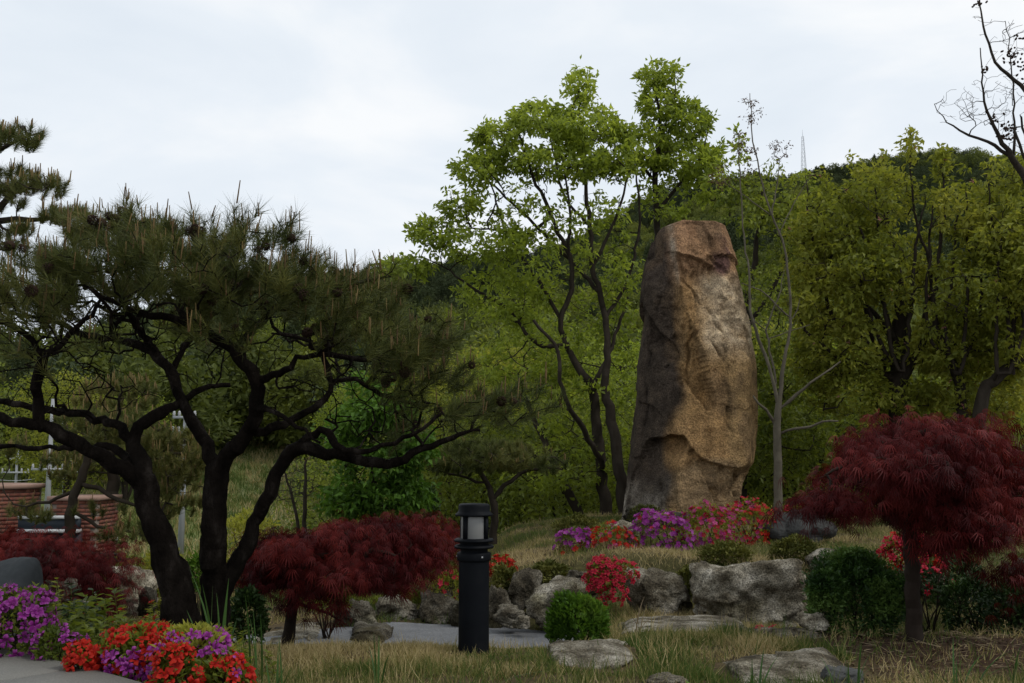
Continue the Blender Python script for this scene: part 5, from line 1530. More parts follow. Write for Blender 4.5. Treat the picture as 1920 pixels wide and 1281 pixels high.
def shrub(l, r, t, b, Y, label, cat, seed, mat='leaf_dark', leaf=.03, n=2500, depth=.9, name='shrub', flowers=None, blossom=.06, single=False, shell=.5,
          amp=.5, base=.5, up=.5, lump=.16, stems=True, flower_top=True, TV=LEAF_V, TF=LEAF_F, group=None, lobes=()):
    rng = np.random.default_rng(seed)
    P, N, c, sc = lump_points(l, r, t, b, Y, n, rng, depth, shell, seed, lump=lump)
    for lb in lobes:
        P2, N2, _, _ = lump_points(*lb[:4], Y + (lb[4] if len(lb) > 4 else 0), int(n * .35), rng, depth, shell, seed, lump=lump)
        P = np.concatenate([P, P2]); N = np.concatenate([N, N2])
    n = len(P)
    foot = np.array([c[0], c[1], gz(c[0], c[1])])
    zb = c[2] - sc[2] * .54
    foot[2] = min(foot[2], zb)
    root = thing(name, label, cat, foot, group)
    D = norm(N * .6 + rdir(rng, n) * .8 + np.array([0, 0, up]))
    V, Fc = batch(TV, TF, P, frames(D, rng.normal(0, .9, n)), leaf * rng.uniform(.6, 1.3, n))
    obj('leaves', V, Fc, M[mat], root, {'tint': tint_rand(rng, n, len(TV), P, amp, 5, seed, base)})
    if stems:
        mb = MB()
        for k in range(9):
            q = P[rng.integers(n)]
            f = foot + np.array([rng.normal(0, sc[0] * .12), rng.normal(0, sc[0] * .1), -.02])
            f[2] = min(f[2], gz(f[0], f[1]))
            m = (f + q) / 2 + rng.normal(0, sc[0] * .08, 3)
            mb.tube([f, m, q], [.009, .006, .003], 4)
        V, Fs = mb.out()
        obj('stems', V, Fs, M['bark_back'], root)
    for fl in (flowers or []):
        cn, cnt, zone = fl
        # zone: (l, r, t, b) pixels or None for the whole shrub
        m = cnt * 7 if zone else cnt
        FP, FN, _, _ = lump_points(l, r, t, b, Y, m, rng, depth, .97, seed, lump=lump)
        for lb in lobes:
            P2, N2, _, _ = lump_points(*lb[:4], Y + (lb[4] if len(lb) > 4 else 0), int(m * .3), rng, depth, .97, seed, lump=lump)
            FP = np.concatenate([FP, P2]); FN = np.concatenate([FN, N2])
        if zone:
            fx = 960 + FP[:, 0] / FP[:, 1] * F; fy = 860 - (FP[:, 2] - CAM_H) / FP[:, 1] * F
            ok = (fx > zone[0]) & (fx < zone[1]) & (fy > zone[2]) & (fy < zone[3])
            FP, FN = FP[ok][:cnt], FN[ok][:cnt]
        # blossoms sit in small trusses
        if not len(FP): continue
        FD = norm(FN + np.array([0, -.35, .35]) + rng.normal(0, .35, FP.shape))
        FP = FP + FN * blossom * .35
        if single:
            from mathutils import Matrix
            for p, d in zip(FP, FD):
                Mx = frames(d[None], np.array([rng.uniform(0, 6)]))[0]
                e_ = Matrix(Mx.tolist()).to_euler()
                place_copy(BLOSSOM[cn, int(rng.integers(3))], root, p, e_, float(blossom * rng.uniform(.75, 1.15)), 'blossom')
        else:
            V, Fc = batch(PC_V, PC_F, FP, frames(FD, rng.uniform(0, 6, len(FP))), blossom * rng.uniform(.75, 1.15, len(FP)))
            obj('blossoms', V, Fc, M[cn], root, {'tint': tint_rand(rng, len(FP), len(PC_V), None, 0, 1, 0, .5)}, kind='stuff' if len(FP) > 300 else None)
    return root

# green shrubs
shrub(1028, 1140, 1120, 1204, 7.7, 'bright fresh green bush beside the path right of the bollard light', 'bush', 601, 'leaf_bright', .045, 3000, amp=.45, up=.9, depth=.9, lump=.32, lobes=[(1026, 1080, 1136, 1196), (1085, 1142, 1130, 1190)])
shrub(1512, 1702, 1038, 1186, 7.9, 'large round dark green bush beside the right maple trunk', 'bush', 602, 'leaf_box', .036, 11000, amp=.6, lump=.22, shell=.45, base=.52, lobes=[(1516, 1590, 1075, 1140, -.2), (1620, 1700, 1080, 1150, -.2), (1560, 1650, 1034, 1090)])
shrub(742, 826, 903, 978, 15.5, 'round dark evergreen bush behind the left red maple', 'bush', 603, 'leaf_dark', .06, 2600, lump=.08, name='evergreen_bush')
shrub(425, 500, 1105, 1200, 7.3, 'dark leafy bush at the foot of the umbrella pine, right of its trunk', 'bush', 604, 'leaf_dark', .045, 1500, base=.55)
for (l, r, t, b, Y, lab, sd) in [(1315, 1415, 1022, 1064, 10.6, 'low yellow-green creeping juniper above the joint between the two biggest boulders', 611),
                                 (1448, 1540, 1010, 1058, 10.7, 'low creeping juniper between the lumpy boulder and the big pale boulder', 612),
                                 (915, 985, 1062, 1130, 10.7, 'mossy juniper spilling over the rocks right of the bollard light', 613),
                                 (985, 1075, 1058, 1095, 11.1, 'low brown-green juniper along the mound edge left of the crimson azalea', 614),
                                 (1040, 1130, 968, 1012, 13.8, 'low juniper left of the white stone on the mound', 615),
                                 (1262, 1330, 1068, 1120, 9.95, 'moss-green juniper hanging in the gap between the two biggest boulders', 616)]:
    shrub(l, r, t, b, Y, lab, 'ground cover shrub', sd, 'leaf_moss', .045, 2200, name='creeping_juniper', depth=.8, up=.3, amp=.5, stems=False, lump=.25)
shrub(1180, 1245, 945, 985, 14.0, 'dark moss-covered shrub at the left foot of the standing stone', 'shrub', 617, 'leaf_moss', .04, 900, base=.15, stems=False)
shrub(742, 800, 1108, 1150, 11.5, 'small dark green bush behind the rocks beyond the path', 'bush', 618, 'leaf_mid', .05, 700)
shrub(815, 862, 1052, 1110, 11.3, 'small mossy green shrub left of the bollard light', 'shrub', 619, 'leaf_moss', .05, 700, base=.6)
shrub(352, 384, 1040, 1110, 8.6, 'narrow bright green shrub seen between the pine trunks', 'shrub', 620, 'leaf_bright', .05, 500)
shrub(260, 345, 1020, 1160, 10.6, 'yellowish green shrub left of the pine trunks', 'shrub', 621, 'leaf_olive', .06, 1500, base=.7)
shrub(700, 860, 1000, 1100, 12.8, 'dark green shrub behind the left red maple near the lamp post', 'shrub', 622, 'leaf_mid', .06, 2200, base=.25)
shrub(400, 520, 960, 1050, 15.0, 'pale green shrub on the meadow edge behind the pine trunk', 'shrub', 623, 'leaf_olive', .07, 1200, base=.8)
shrub(560, 660, 1085, 1140, 9.6, 'green shrub under the left red maple', 'shrub', 624, 'leaf_mid', .05, 1300, base=.7)
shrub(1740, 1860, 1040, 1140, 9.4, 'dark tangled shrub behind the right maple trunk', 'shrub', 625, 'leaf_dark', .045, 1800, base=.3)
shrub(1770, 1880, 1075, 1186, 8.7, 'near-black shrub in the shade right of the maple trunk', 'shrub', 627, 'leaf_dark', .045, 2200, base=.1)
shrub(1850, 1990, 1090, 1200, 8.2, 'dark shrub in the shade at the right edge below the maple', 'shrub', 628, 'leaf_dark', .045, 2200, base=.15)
shrub(640, 760, 1120, 1166, 11.6, 'low green shrub at the far left end of the path', 'shrub', 626, 'leaf_mid', .05, 900, base=.6)

# azaleas up on the mound
shrub(1102, 1170, 1047, 1098, 9.6, 'compact crimson-pink azalea hanging over the rock edge', 'azalea', 631, 'leaf_mid', .03, 900, name='azalea', flowers=[('crimson', 150, None)], blossom=.052, single=True, lobes=[(1130, 1198, 1052, 1086), (1118, 1176, 1084, 1128, -.1), (1098, 1140, 1066, 1106)], stems=False)
shrub(1036, 1116, 988, 1056, 11.9, 'purple azalea at the left end of the mound flower row', 'azalea', 632, 'leaf_mid', .035, 900, name='azalea', flowers=[('purple', 110, (1040, 1112, 990, 1024)), ('scarlet', 22, (1050, 1112, 1022, 1060))], blossom=.062)
shrub(1090, 1200, 984, 1062, 11.9, 'scarlet azalea between two purple azaleas on the mound', 'azalea', 633, 'leaf_mid', .035, 1100, name='azalea', flowers=[('scarlet', 150, None), ('magenta', 20, None)], blossom=.062)
shrub(1176, 1306, 958, 1050, 12.0, 'largest bright purple azalea in front of the standing stone', 'azalea', 634, 'leaf_mid', .035, 1700, name='azalea', flowers=[('purple', 400, None), ('crimson', 14, None)], blossom=.06)
shrub(1268, 1384, 946, 1044, 12.3, 'magenta and green azalea right of the largest purple one', 'azalea', 635, 'leaf_olive', .04, 2200, name='azalea', flowers=[('magenta', 170, None), ('crimson', 90, None), ('purple', 25, (1280, 1330, 950, 1040))], blossom=.06, base=.6)
shrub(1340, 1470, 940, 1030, 12.8, 'crimson azalea beside the lumpy grey boulder', 'azalea', 636, 'leaf_olive', .04, 2000, name='azalea', flowers=[('crimson', 130, None), ('scarlet', 60, (1380, 1462, 940, 1020)), ('magenta', 60, (1350, 1420, 940, 1010))], blossom=.06, base=.55)
shrub(1460, 1510, 945, 975, 13.8, 'few crimson blossoms just behind the lumpy grey boulder', 'azalea', 637, 'leaf_mid', .04, 400, name='azalea', flowers=[('crimson', 20, None)], blossom=.06)
shrub(912, 966, 1044, 1080, 11.2, 'small scarlet azalea immediately right of the bollard light', 'azalea', 638, 'leaf_mid', .03, 350, name='azalea', flowers=[('scarlet', 100, None)], blossom=.055)
shrub(812, 872, 1070, 1130, 10.8, 'sparse crimson azalea left of the bollard light', 'azalea', 639, 'leaf_olive', .04, 700, name='azalea', flowers=[('crimson', 30, None)], blossom=.055)
shrub(1655, 1775, 1005, 1064, 9.5, 'crimson azalea behind the right maple trunk', 'azalea', 640, 'leaf_mid', .035, 900, name='azalea', flowers=[('crimson', 130, None), ('scarlet', 50, None)], blossom=.07, single=True)
shrub(1690, 1800, 1068, 1110, 9.0, 'few crimson blossoms low behind the right maple trunk', 'azalea', 641, 'leaf_dark', .035, 900, name='azalea', flowers=[('crimson', 14, None)], blossom=.06, single=True, base=.3)
shrub(285, 340, 1080, 1120, 10.2, 'tiny scarlet-flowered azalea left of the pine trunks', 'azalea', 642, 'leaf_mid', .04, 300, name='azalea', flowers=[('scarlet', 12, None)], blossom=.05)

# foreground azaleas by the patio
shrub(-70, 92, 1104, 1222, 5.75, 'purple azalea at the left edge beside the granite paving', 'azalea', 651, 'leaf_mid', .04, 1600, name='azalea', flowers=[('purple', 150, None)], blossom=.066, single=True, base=.45, lump=.22)
shrub(60, 150, 1180, 1240, 5.6, 'small purple azalea low at the paving edge', 'azalea', 652, 'leaf_mid', .04, 700, name='azalea', flowers=[('purple', 26, None)], blossom=.06, single=True, base=.3)
shrub(128, 176, 1212, 1254, 5.3, 'single cluster of scarlet azalea at the paving edge', 'azalea', 653, 'leaf_mid', .04, 200, name='azalea', flowers=[('scarlet', 34, None)], blossom=.062, single=True)
shrub(185, 345, 1178, 1266, 5.35, 'scarlet azalea mixed with purple in front of the pine trunks', 'azalea', 654, 'leaf_mid', .045, 1300, name='azalea', flowers=[('scarlet', 84, (185, 345, 1170, 1235)), ('purple', 46, (200, 345, 1210, 1281))], blossom=.066, single=True)
shrub(280, 440, 1180, 1285, 5.2, 'purple azalea with pale new leaves at the pine base', 'azalea', 655, 'leaf_olive', .045, 1300, name='azalea', flowers=[('purple', 76, (290, 440, 1180, 1240)), ('scarlet', 28, (290, 360, 1180, 1215))], blossom=.066, single=True, base=.7)
shrub(285, 372, 1222, 1310, 4.85, 'bright scarlet azalea nearest the bottom edge beside the paving', 'azalea', 656, 'leaf_mid', .045, 500, name='azalea', flowers=[('scarlet', 62, None)], blossom=.068, single=True)
shrub(372, 462, 1232, 1310, 4.95, 'scarlet azalea at the bottom edge right of the iris blades', 'azalea', 657, 'leaf_mid', .045, 500, name='azalea', flowers=[('scarlet', 48, None), ('purple', 10, (430, 480, 1200, 1290))], blossom=.064, single=True)

# ------------------------------------------------------------------ blades, weeds, grass
def blade_strip(p, d, up, L, w, bend, n=6):
    """a single arching leaf with a folded midrib"""
    t = np.linspace(0, 1, n)
    side = norm(np.cross(d, [0, 0, 1.0]))
    C = p + np.outer(t * L, up) + np.outer(bend * L * t ** 2.2, d)
    C[:, 2] -= bend * L * .35 * t ** 3
    W = w * np.sin(math.pi * (.12 + .88 * (1 - t))) ** .7 * (1 - t ** 4) + .0005
    a = C + side * W[:, None]; b = C - side * W[:, None]; m = C + d * .25 * W[:, None]
    V = np.concatenate([a, m, b])
    i = np.arange(n - 1)
    Q = np.concatenate([np.stack([i, i + 1, n + i + 1, n + i], 1), np.stack([n + i, n + i + 1, 2 * n + i + 1, 2 * n + i], 1)])
    return V, Q

def sword_plant(px, Y, label, seed, tips, w=.011, name='iris_plant', cat='iris plant', mat='sword'):
    rng = np.random.default_rng(seed)
    g = GP(px, Y)
    t = thing(name, label, cat, g)
    for tx, ty in tips:
        tip = U(tx, ty, Y + rng.normal(0, .08))
        v = tip - g
        h = v.copy(); h[2] = 0
        L = np.linalg.norm(v)
        d = norm(h + rng.normal(0, .02, 3) * [1, 1, 0])
        up = norm(np.array([h[0] * .35, h[1] * .35, v[2]]))
        V, Q = blade_strip(g + np.array([rng.normal(0, .025), rng.normal(0, .02), -.02]), d, up, L, w * rng.uniform(.7, 1.1), np.linalg.norm(h) / L * .75, 8)
        obj('leaf', V, Q, M[mat], t, {'tint': np.full(len(V), rng.uniform(.2, .9))}, True)
    return t
sword_plant(402, 5.35, 'clump of long green iris blades in front of the pine trunks', 701, [(352, 1048), (362, 1130), (392, 1100), (425, 1072), (410, 1090), (366, 1158), (432, 1150), (380, 1080)], .014)
sword_plant(478, 5.6, 'sparser upright grass blades right of the scarlet azaleas', 702, [(452, 1110), (470, 1130), (475, 1098), (484, 1140), (462, 1150), (495, 1190)], .006)
sword_plant(512, 5.2, 'tuft of green blades at the bottom edge left of centre', 703, [(500, 1215), (522, 1198), (534, 1230), (508, 1180), (545, 1240)], .007, 'grass_tuft', 'grass tuft')
sword_plant(868, 5.35, 'dark green arching blades at the bottom edge in front of the bollard light', 704, [(838, 1222), (905, 1240), (930, 1215), (800, 1268), (985, 1268), (850, 1262)], .009, 'grass_tuft', 'grass tuft')
sword_plant(706, 5.7, 'green grass tuft in the middle of the lawn', 705, [(695, 1200), (712, 1180), (724, 1215), (700, 1175)], .006, 'grass_tuft', 'grass tuft')
sword_plant(1415, 5.4, 'upright green blades in front of the wide flat rock', 706, [(1380, 1235), (1418, 1220), (1455, 1222), (1426, 1205), (1400, 1250)], .007, 'grass_tuft', 'grass tuft')
sword_plant(1595, 5.6, 'tallest green grass blades at the right end of the wide flat rock', 707, [(1592, 1165), (1598, 1190), (1560, 1225), (1585, 1230), (1620, 1215), (1634, 1240)], .006, 'grass_tuft', 'grass tuft')
sword_plant(1800, 5.7, 'low green blades on the bare soil below the red maple', 708, [(1780, 1225), (1800, 1200), (1835, 1230), (1765, 1255), (1860, 1215), (1880, 1250)], .006, 'grass_tuft', 'grass tuft')
sword_plant(1900, 5.6, 'green blades in the bottom right corner', 709, [(1880, 1200), (1915, 1190), (1905, 1215), (1930, 1235)], .007, 'grass_tuft', 'grass tuft')
sword_plant(1200, 7.5, 'pale tufts of grass at the left end of the long flat slab rock', 710, [(1150, 1120), (1185, 1128), (1215, 1110), (1172, 1140), (1235, 1150), (1205, 1132)], .006, 'grass_tuft', 'grass tuft', 'straw')
sword_plant(60, 6.6, 'thin green stems rising behind the smooth dark boulder', 711, [(50, 1070), (74, 1100), (82, 1090)], .005, 'grass_tuft', 'grass tuft')

def weed():
    rng = np.random.default_rng(9)
    g = U(1322, 1300, 5.3); g[2] = min(g[2], gz(g[0], g[1]) + .02)
    t = thing('broad_leaved_weed', 'bright green broad-leaved weed at the bottom edge of the lawn', 'weed', g)
    for a, L, w in [(200, .16, .030), (250, .12, .028), (340, .15, .034), (20, .16, .036), (120, .17, .034), (160, .13, .028), (70, .12, .028)]:
        a = math.radians(a)
        d = np.array([math.cos(a), math.sin(a), 0])
        V, Q = blade_strip(g, d, norm(np.array([d[0] * .7, d[1] * .7, 1.0])), L, w, .35, 8)
        obj('leaf', V, Q, M['leaf_bright'], t, {'tint': np.full(len(V), rng.uniform(.4, .9))}, True)
weed()

def herb(px, Y, top, label, seed, mat='leaf_dark', n=9, leaf=.07, flower=None, spread=.12):
    """upright leafy stems"""
    rng = np.random.default_rng(seed)
    g = GP(px, Y)
    t = thing('leafy_plant', label, 'plant', g)
    zt = U(px, top, Y)[2]
    mb = MB(); LP, LD = [], []
    tips = []
    for k in range(n):
        f = g + np.array([rng.normal(0, spread), rng.normal(0, spread), -.01])
        H = (zt - g[2]) * rng.uniform(.6, 1.05)
        tp = f + np.array([rng.normal(0, .06), rng.normal(0, .06), H])
        m = (f + tp) / 2 + rng.normal(0, .02, 3)
        mb.tube([f, m, tp], [.005, .004, .002], 4)
        tips.append(tp)
        for s_ in np.arange(.15, 1.0, .055):
            for sg in (0, 1):
                a = rng.uniform(0, 6.28)
                q = f * (1 - s_) ** 2 + 2 * m * s_ * (1 - s_) + tp * s_ * s_
                LP.append(q); LD.append([math.cos(a), math.sin(a), .45])
    V, Fs = mb.out(); obj('stems', V, Fs, M['leaf_mid'], t, {'tint': np.full(len(V), .3)})
    LP, LD = np.array(LP), np.array(LD)
    V, Fc = batch(LEAF_V, LEAF_F, LP, frames(LD, rng.normal(0, .4, len(LP))), leaf * rng.uniform(.6, 1.2, len(LP)) * 1.0)
    obj('leaves', V, Fc, M[mat], t, {'tint': tint_rand(rng, len(LP), 4, LP, .4, 4, seed, .5)})
    if flower:
        for tp in tips[:flower[1]]:
            place_copy(BLOSSOM[flower[0], 1], t, tp, (rng.uniform(0, 6), rng.uniform(0, 6), 0), .04, 'blossom')
herb(140, 6.5, 1110, 'dark green leafy plant right of the purple azalea', 721, 'leaf_mid', 12)
herb(150, 6.8, 1095, 'tallest dark green leafy plant in front of the bright white rock', 722, 'leaf_dark', 12)
herb(165, 6.0, 1150, 'spreading green plant just behind the single scarlet cluster', 723, 'leaf_mid', 16, .08)
herb(225, 7.2, 1120, 'thin-leaved plant with faded coral flowers left of the pine trunks', 724, 'leaf_olive', 12, .045, ('scarlet', 9), .2)
herb(280, 6.6, 1150, 'small green weedy plant close to the left pine trunk', 725, 'leaf_olive', 12, .05, None, .18)
herb(105, 7.2, 1085, 'olive leafy plant behind the purple azalea', 726, 'leaf_olive', 10, .05)
herb(450, 6.1, 1180, 'low green plant right of the pine base', 727, 'leaf_mid', 10, .05)

# fallen blossoms
for px, Y, lab in [(1448, 7.75, 'fallen red blossom at the right on the low flat stone'), (1424, 7.6, 'paler fallen blossom at the left on the low flat stone'), (518, 5.35, 'red petal lying in the grass at the bottom left of centre'), (684, 5.4, 'red petal lying in the grass at the bottom edge below the path')]:
    g = GP(px, Y)
    o = bpy.data.objects.new('fallen_blossom', BLOSSOM['crimson', 2])
    COL.objects.link(o)
    o.location = (g[0], g[1], g[2] + (.075 if px > 1000 else .05)); o.scale = (.06,) * 3; o.rotation_euler = (0.3, -1.2, px)
    props(o, lab, 'blossom')

BL_V = np.array([[0, .5, 0], [0, -.5, 0], [.45, .38, .05], [.45, -.38, .05], [1.0, 0, -.12]])
BL_F = np.array([[0, 1, 3], [0, 3, 2], [2, 3, 4]])
def in_path(x, y):
    cx = np.array([-9.0, -6, -4, -2.6, -1.2, -0.3, 0.3, 0.75]); cy = np.array([11.4, 10.2, 9.75, 9.7, 9.75, 9.7, 9.6, 9.5]); hw = np.array([.05, .08, .12, .2, .85, .85, .55, .2])
    return (np.abs(y - np.interp(x, cx, cy)) < np.interp(x, cx, hw) * .97) & (x < .75)

def blades(name, n, region, length, width, mat, seed, green, lean=.6, label=None, cat='grass', avoid=True, thin=None):
    rng = np.random.default_rng(seed)
    x, y = region(rng, n)
    k = np.ones(len(x), bool)
    if avoid:
        for cx, cy, a, b in STONES:
            k &= (((x - cx) / a) ** 2 + ((y - cy) / b) ** 2 > .85) | (rng.random(len(x)) < .02)
        k &= ~in_path(x, y)
    if thin is not None: k &= rng.random(len(x)) < thin(x, y)
    x, y = x[k], y[k]
    z = G(x, y)
    P = np.stack([x, y, z - .005], 1)
    m = len(x)
    a = rng.uniform(0, 6.28, m)
    ln = np.abs(rng.normal(lean, .45, m))
    clump = fbm(P * 3.0, 3, seed)
    D = norm(np.stack([np.cos(a) * ln, np.sin(a) * ln, np.ones(m)], 1))
    L = length * rng.uniform(.45, 1.25, m) * np.clip(1 + .65 * clump, .35, 2) * (1 - .5 * SS(y, 6.3, 7.2) * (1 - SS(x, .3, .8)) * (y < 8.9))
    S = np.stack([L, width * rng.uniform(.6, 1.3, m), L * .8], 1)
    V, Fc = batch(BL_V, BL_F, P, frames(D, rng.uniform(0, 6.28, m)), S)
    g = fbm(P * np.array([1.3, 1.3, 0]) + 3, 3, seed + 9)
    t = np.clip(green + .8 * g + rng.normal(0, .27, m), 0, 1)
    o = obj(name, V, Fc, M[mat], None, {'tint': np.repeat(t, 5)}, kind='stuff')
    props(o, label, cat)
    return o

def wedge(y0, y1, px0, px1):
    def f(rng, n):
        y = np.sqrt(rng.uniform(y0 ** 2, y1 ** 2, n))
        y = y0 + (y - y0) ** 1.0
        px = rng.uniform(px0, px1, n)
        return (px - 960) / F * y, y
    return f
patio_keep = lambda x, y: np.where((960 + x / y * F < 330) & (y < 5.75 + (300 - (960 + x / y * F)) * .0015), 0, 1) * np.where((x > 1.95 + .3 * np.sin(y * 3)) & (y > 5.9) & (y < 9.9), .06, 1.0)
worn = lambda x, y: patio_keep(x, y) * np.clip(1.15 - 1.1 * SS(fbm(np.stack([x * 1.7, y * 1.7, 0 * x], 1), 3, 15), .15, .6), .12, 1)
blades('lawn_grass', 125000, wedge(4.9, 8.9, 120, 1990), .085, .0070, 'grass', 801, .60, .75, 'dry straw-coloured lawn with green patches around the bollard light', 'grass', True, worn)
blades('rock_edge_grass', 26000, wedge(8.9, 10.5, 1000, 1990), .08, .006, 'grass', 806, .55, .7, 'short mixed grass at the feet of the edging boulders', 'grass', True, lambda x, y: np.where(x > 2.4, .35, 1.0))
blades('tall_lawn_blades', 9000, wedge(5.0, 8.2, 440, 1960), .14, .0048, 'grass', 802, .62, .35, 'longer green blades scattered through the dry lawn', 'grass', True, patio_keep)
mound_keep = lambda x, y: SS(x, -1.1, -.3) * SS(y, rock_line(x) + .1, rock_line(x) + .4)
blades('mound_grass', 70000, wedge(9.8, 16.8, 890, 2000), .075, .006, 'grass', 803, .42, .7, 'dry pale grass covering the mound around the standing stone', 'grass', False, mound_keep)
blades('garden_floor_grass', 52000, wedge(8.5, 17, -60, 900), .10, .008, 'grass', 804, .72, .6, 'rough green grass on the lower garden floor at left', 'grass', True)
blades('meadow_grass', 60000, wedge(20, 95, 100, 720), .45, .05, 'grass', 805, .66, .5, 'green and straw meadow slope behind the garden at left', 'meadow', False)

# dead straw and leaf litter on the bare soil under the right maple
def litter():
    rng = np.random.default_rng(31)
    n = 750
    y = rng.uniform(5.4, 9.2, n); px = 1500 + 480 * rng.random(n) ** .9
    x = (px - 960) / F * y
    P = np.stack([x, y, G(x, y) + rng.uniform(.005, .035, n)], 1)
    a = rng.uniform(0, 6.28, n)
    D = norm(np.stack([np.cos(a), np.sin(a), rng.normal(.02, .14, n)], 1))
    S = np.stack([rng.uniform(.05, .26, n), rng.uniform(.002, .006, n), rng.uniform(.02, .05, n)], 1)
    V, Fc = batch(BL_V, BL_F, P, frames(D, rng.uniform(0, 6, n)), S)
    m = 5000
    y = rng.uniform(5.0, 9.5, m); px = 1380 + 600 * rng.random(m); x = (px - 960) / F * y
    P2 = np.stack([x, y, G(x, y) + .008], 1)
    D2 = norm(np.concatenate([rdir(rng, m)[:, :2], rng.normal(0, .25, (m, 1))], 1))
    V2, F2 = batch(LEAF_V, LEAF_F, P2, frames(D2, rng.normal(0, .4, m)), rng.uniform(.015, .04, m))
    o = obj('dead_straw', V, Fc, M['straw'], None, {'tint': np.repeat(rng.random(n), 5)}, kind='stuff')
    props(o, 'pale dead straw stalks lying on the bare soil under the right maple', 'straw')
    o = obj('leaf_litter', V2, F2, M['litter'], None, {'tint': np.repeat(rng.random(m), 4)}, kind='stuff')
    props(o, 'brown fallen leaf litter on the soil at the lower right', 'leaf litter')
M['litter'] = leaf_mat('brown_leaf_litter', [(.03, .014, .009), (.07, .036, .02), (.13, .08, .045)], .05, .8)
litter()

# ------------------------------------------------------------------ brick walls at the left
def brick_mesh():
    a, b, c = .215 / 2, .10 / 2, .065 / 2
    e_ = .004
    V = []
    for z in (-c, c):
        for x, y in ((-a, -b), (a, -b), (a, b), (-a, b)):
            V.append([x, y, z])
    V = np.array(V); V[:, 0] += np.array([0, .002, -.002, 0, .001, 0, 0, -.001])
    return mesh_of('brick', V, np.array([[0, 3, 2, 1], [4, 5, 6, 7], [0, 1, 5, 4], [1, 2, 6, 5], [2, 3, 7, 6], [3, 0, 4, 7]]), M['brick'])
BRICK = brick_mesh()

def round_wall():
    Y = 20.5
    c = U(-25, 930, Y); R = 1.02
    zt, zb = .70, -1.9
    c[2] = gz(c[0], c[1])
    t = thing('round_brick_wall', 'curved red brick wall with pink stone coping at the far left', 'brick wall', c)
    mb = MB(); C0 = np.array([c[0], c[1], 0])
    mb.lathe(C0, [(R - .30, zt), (R - .30, zb - .6), (R - .012, zb - .6), (R - .012, zt)], 72)
    V, Fs = mb.out(); obj('mortar_core', V, Fs, M['mortar'], t, None, False)
    mb = MB(); mb.lathe(C0, [(R - .38, zt + .003), (R + .06, zt + .003), (R + .06, zt + .075), (R + .05, zt + .085), (R - .37, zt + .085), (R - .38, zt + .075), (R - .38, zt + .003)], 72)
    V, Fs = mb.out(); obj('coping', V, Fs, M['coping'], t, None, False)
    rng = np.random.default_rng(3)
    per = 27
    for row in range(17):
        z = zt - .042 - row * .0765
        for k in range(per):
            a = 2 * math.pi * (k + .5 * (row % 2)) / per
            if not (math.radians(195) < a % (2 * math.pi) < math.radians(365)) and not (a % (2 * math.pi) < math.radians(12)): continue
            rr = R - .05 + rng.uniform(-.003, .004)
            place_copy(BRICK, t, (c[0] + math.cos(a) * rr, c[1] + math.sin(a) * rr, z), (0, 0, a + math.pi / 2), (1.02, 1, 1), 'brick')
round_wall()

def pier():
    Y = 19.6
    A, B = U(96, 940, Y), U(184, 940, Y)
    zt = U(140, 939, Y)[2]
    c = np.array([(A[0] + B[0]) / 2, Y + .5, gz(A[0], Y)])
    w = B[0] - A[0]
    t = thing('brick_pier', 'short straight red brick wall with stone coping right of the curved one', 'brick wall', c)
    mb = MB(); mb.box([c[0], Y + .5, (zt - 2.2) / 2 + .0], [w - .024, 1.0 - .024, zt + 2.2])
    V, Fs = mb.out(); obj('mortar_core', V, Fs, M['mortar'], t)
    mb = MB(); mb.box([c[0], Y + .5, zt + .045], [w + .12, 1.12, .08])
    V, Fs = mb.out(); obj('coping', V, Fs, M['coping'], t)
    for row in range(14):
        z = zt - .036 - row * .0765
        n = int(w / .226)
        for k in range(n + 1):
            x = A[0] + .108 + (k - .5 * (row % 2)) * .226
            if x > B[0] - .06 or x < A[0] + .05: continue
            place_copy(BRICK, t, (x, Y + .04, z), (0, 0, 0), 1.0, 'brick')
        for k in range(4):
            place_copy(BRICK, t, (B[0] - .04, Y + .12 + .226 * k + .11 * (row % 2), z), (0, 0, math.pi / 2), 1.0, 'brick')
pier()

def parapet():
    Y = 19.3
    A, B = U(36, 985, Y), U(150, 985, Y)
    c = np.array([(A[0] + B[0]) / 2, Y, gz(A[0], Y)])
    t = thing('parapet_band', 'dark band with white trim between the two brick walls', 'parapet', c)
    w = B[0] - A[0]
    zz = lambda y: U(90, y, Y)[2]
    def bx(name, y0, y1, d, mat, off=0.):
        mb = MB(); mb.box([c[0], Y + off, (zz(y0) + zz(y1)) / 2], [w, d, zz(y0) - zz(y1) - .003]); V, Fs = mb.out(); obj(name, V, Fs, mat, t)
    bx('top_rail', 967, 973, .16, M['white_trim']); bx('panel', 973, 992, .10, M['navy']); bx('lower_rail', 992, 999, .18, M['white_trim']); bx('base', 999, 1060, .1, M['navy'], .1)
parapet()
mb = MB(); q = GP(206, 26); mb.box(q + [0, 0, .85], [.22, .3, .12]).box(q + [0, 0, .4], [.06, .06, .8])
V, Fs = mb.out(); solo('garden_floodlight', V, Fs, M['white_trim'], 'small white floodlight on a stake right of the brick walls', 'floodlight')

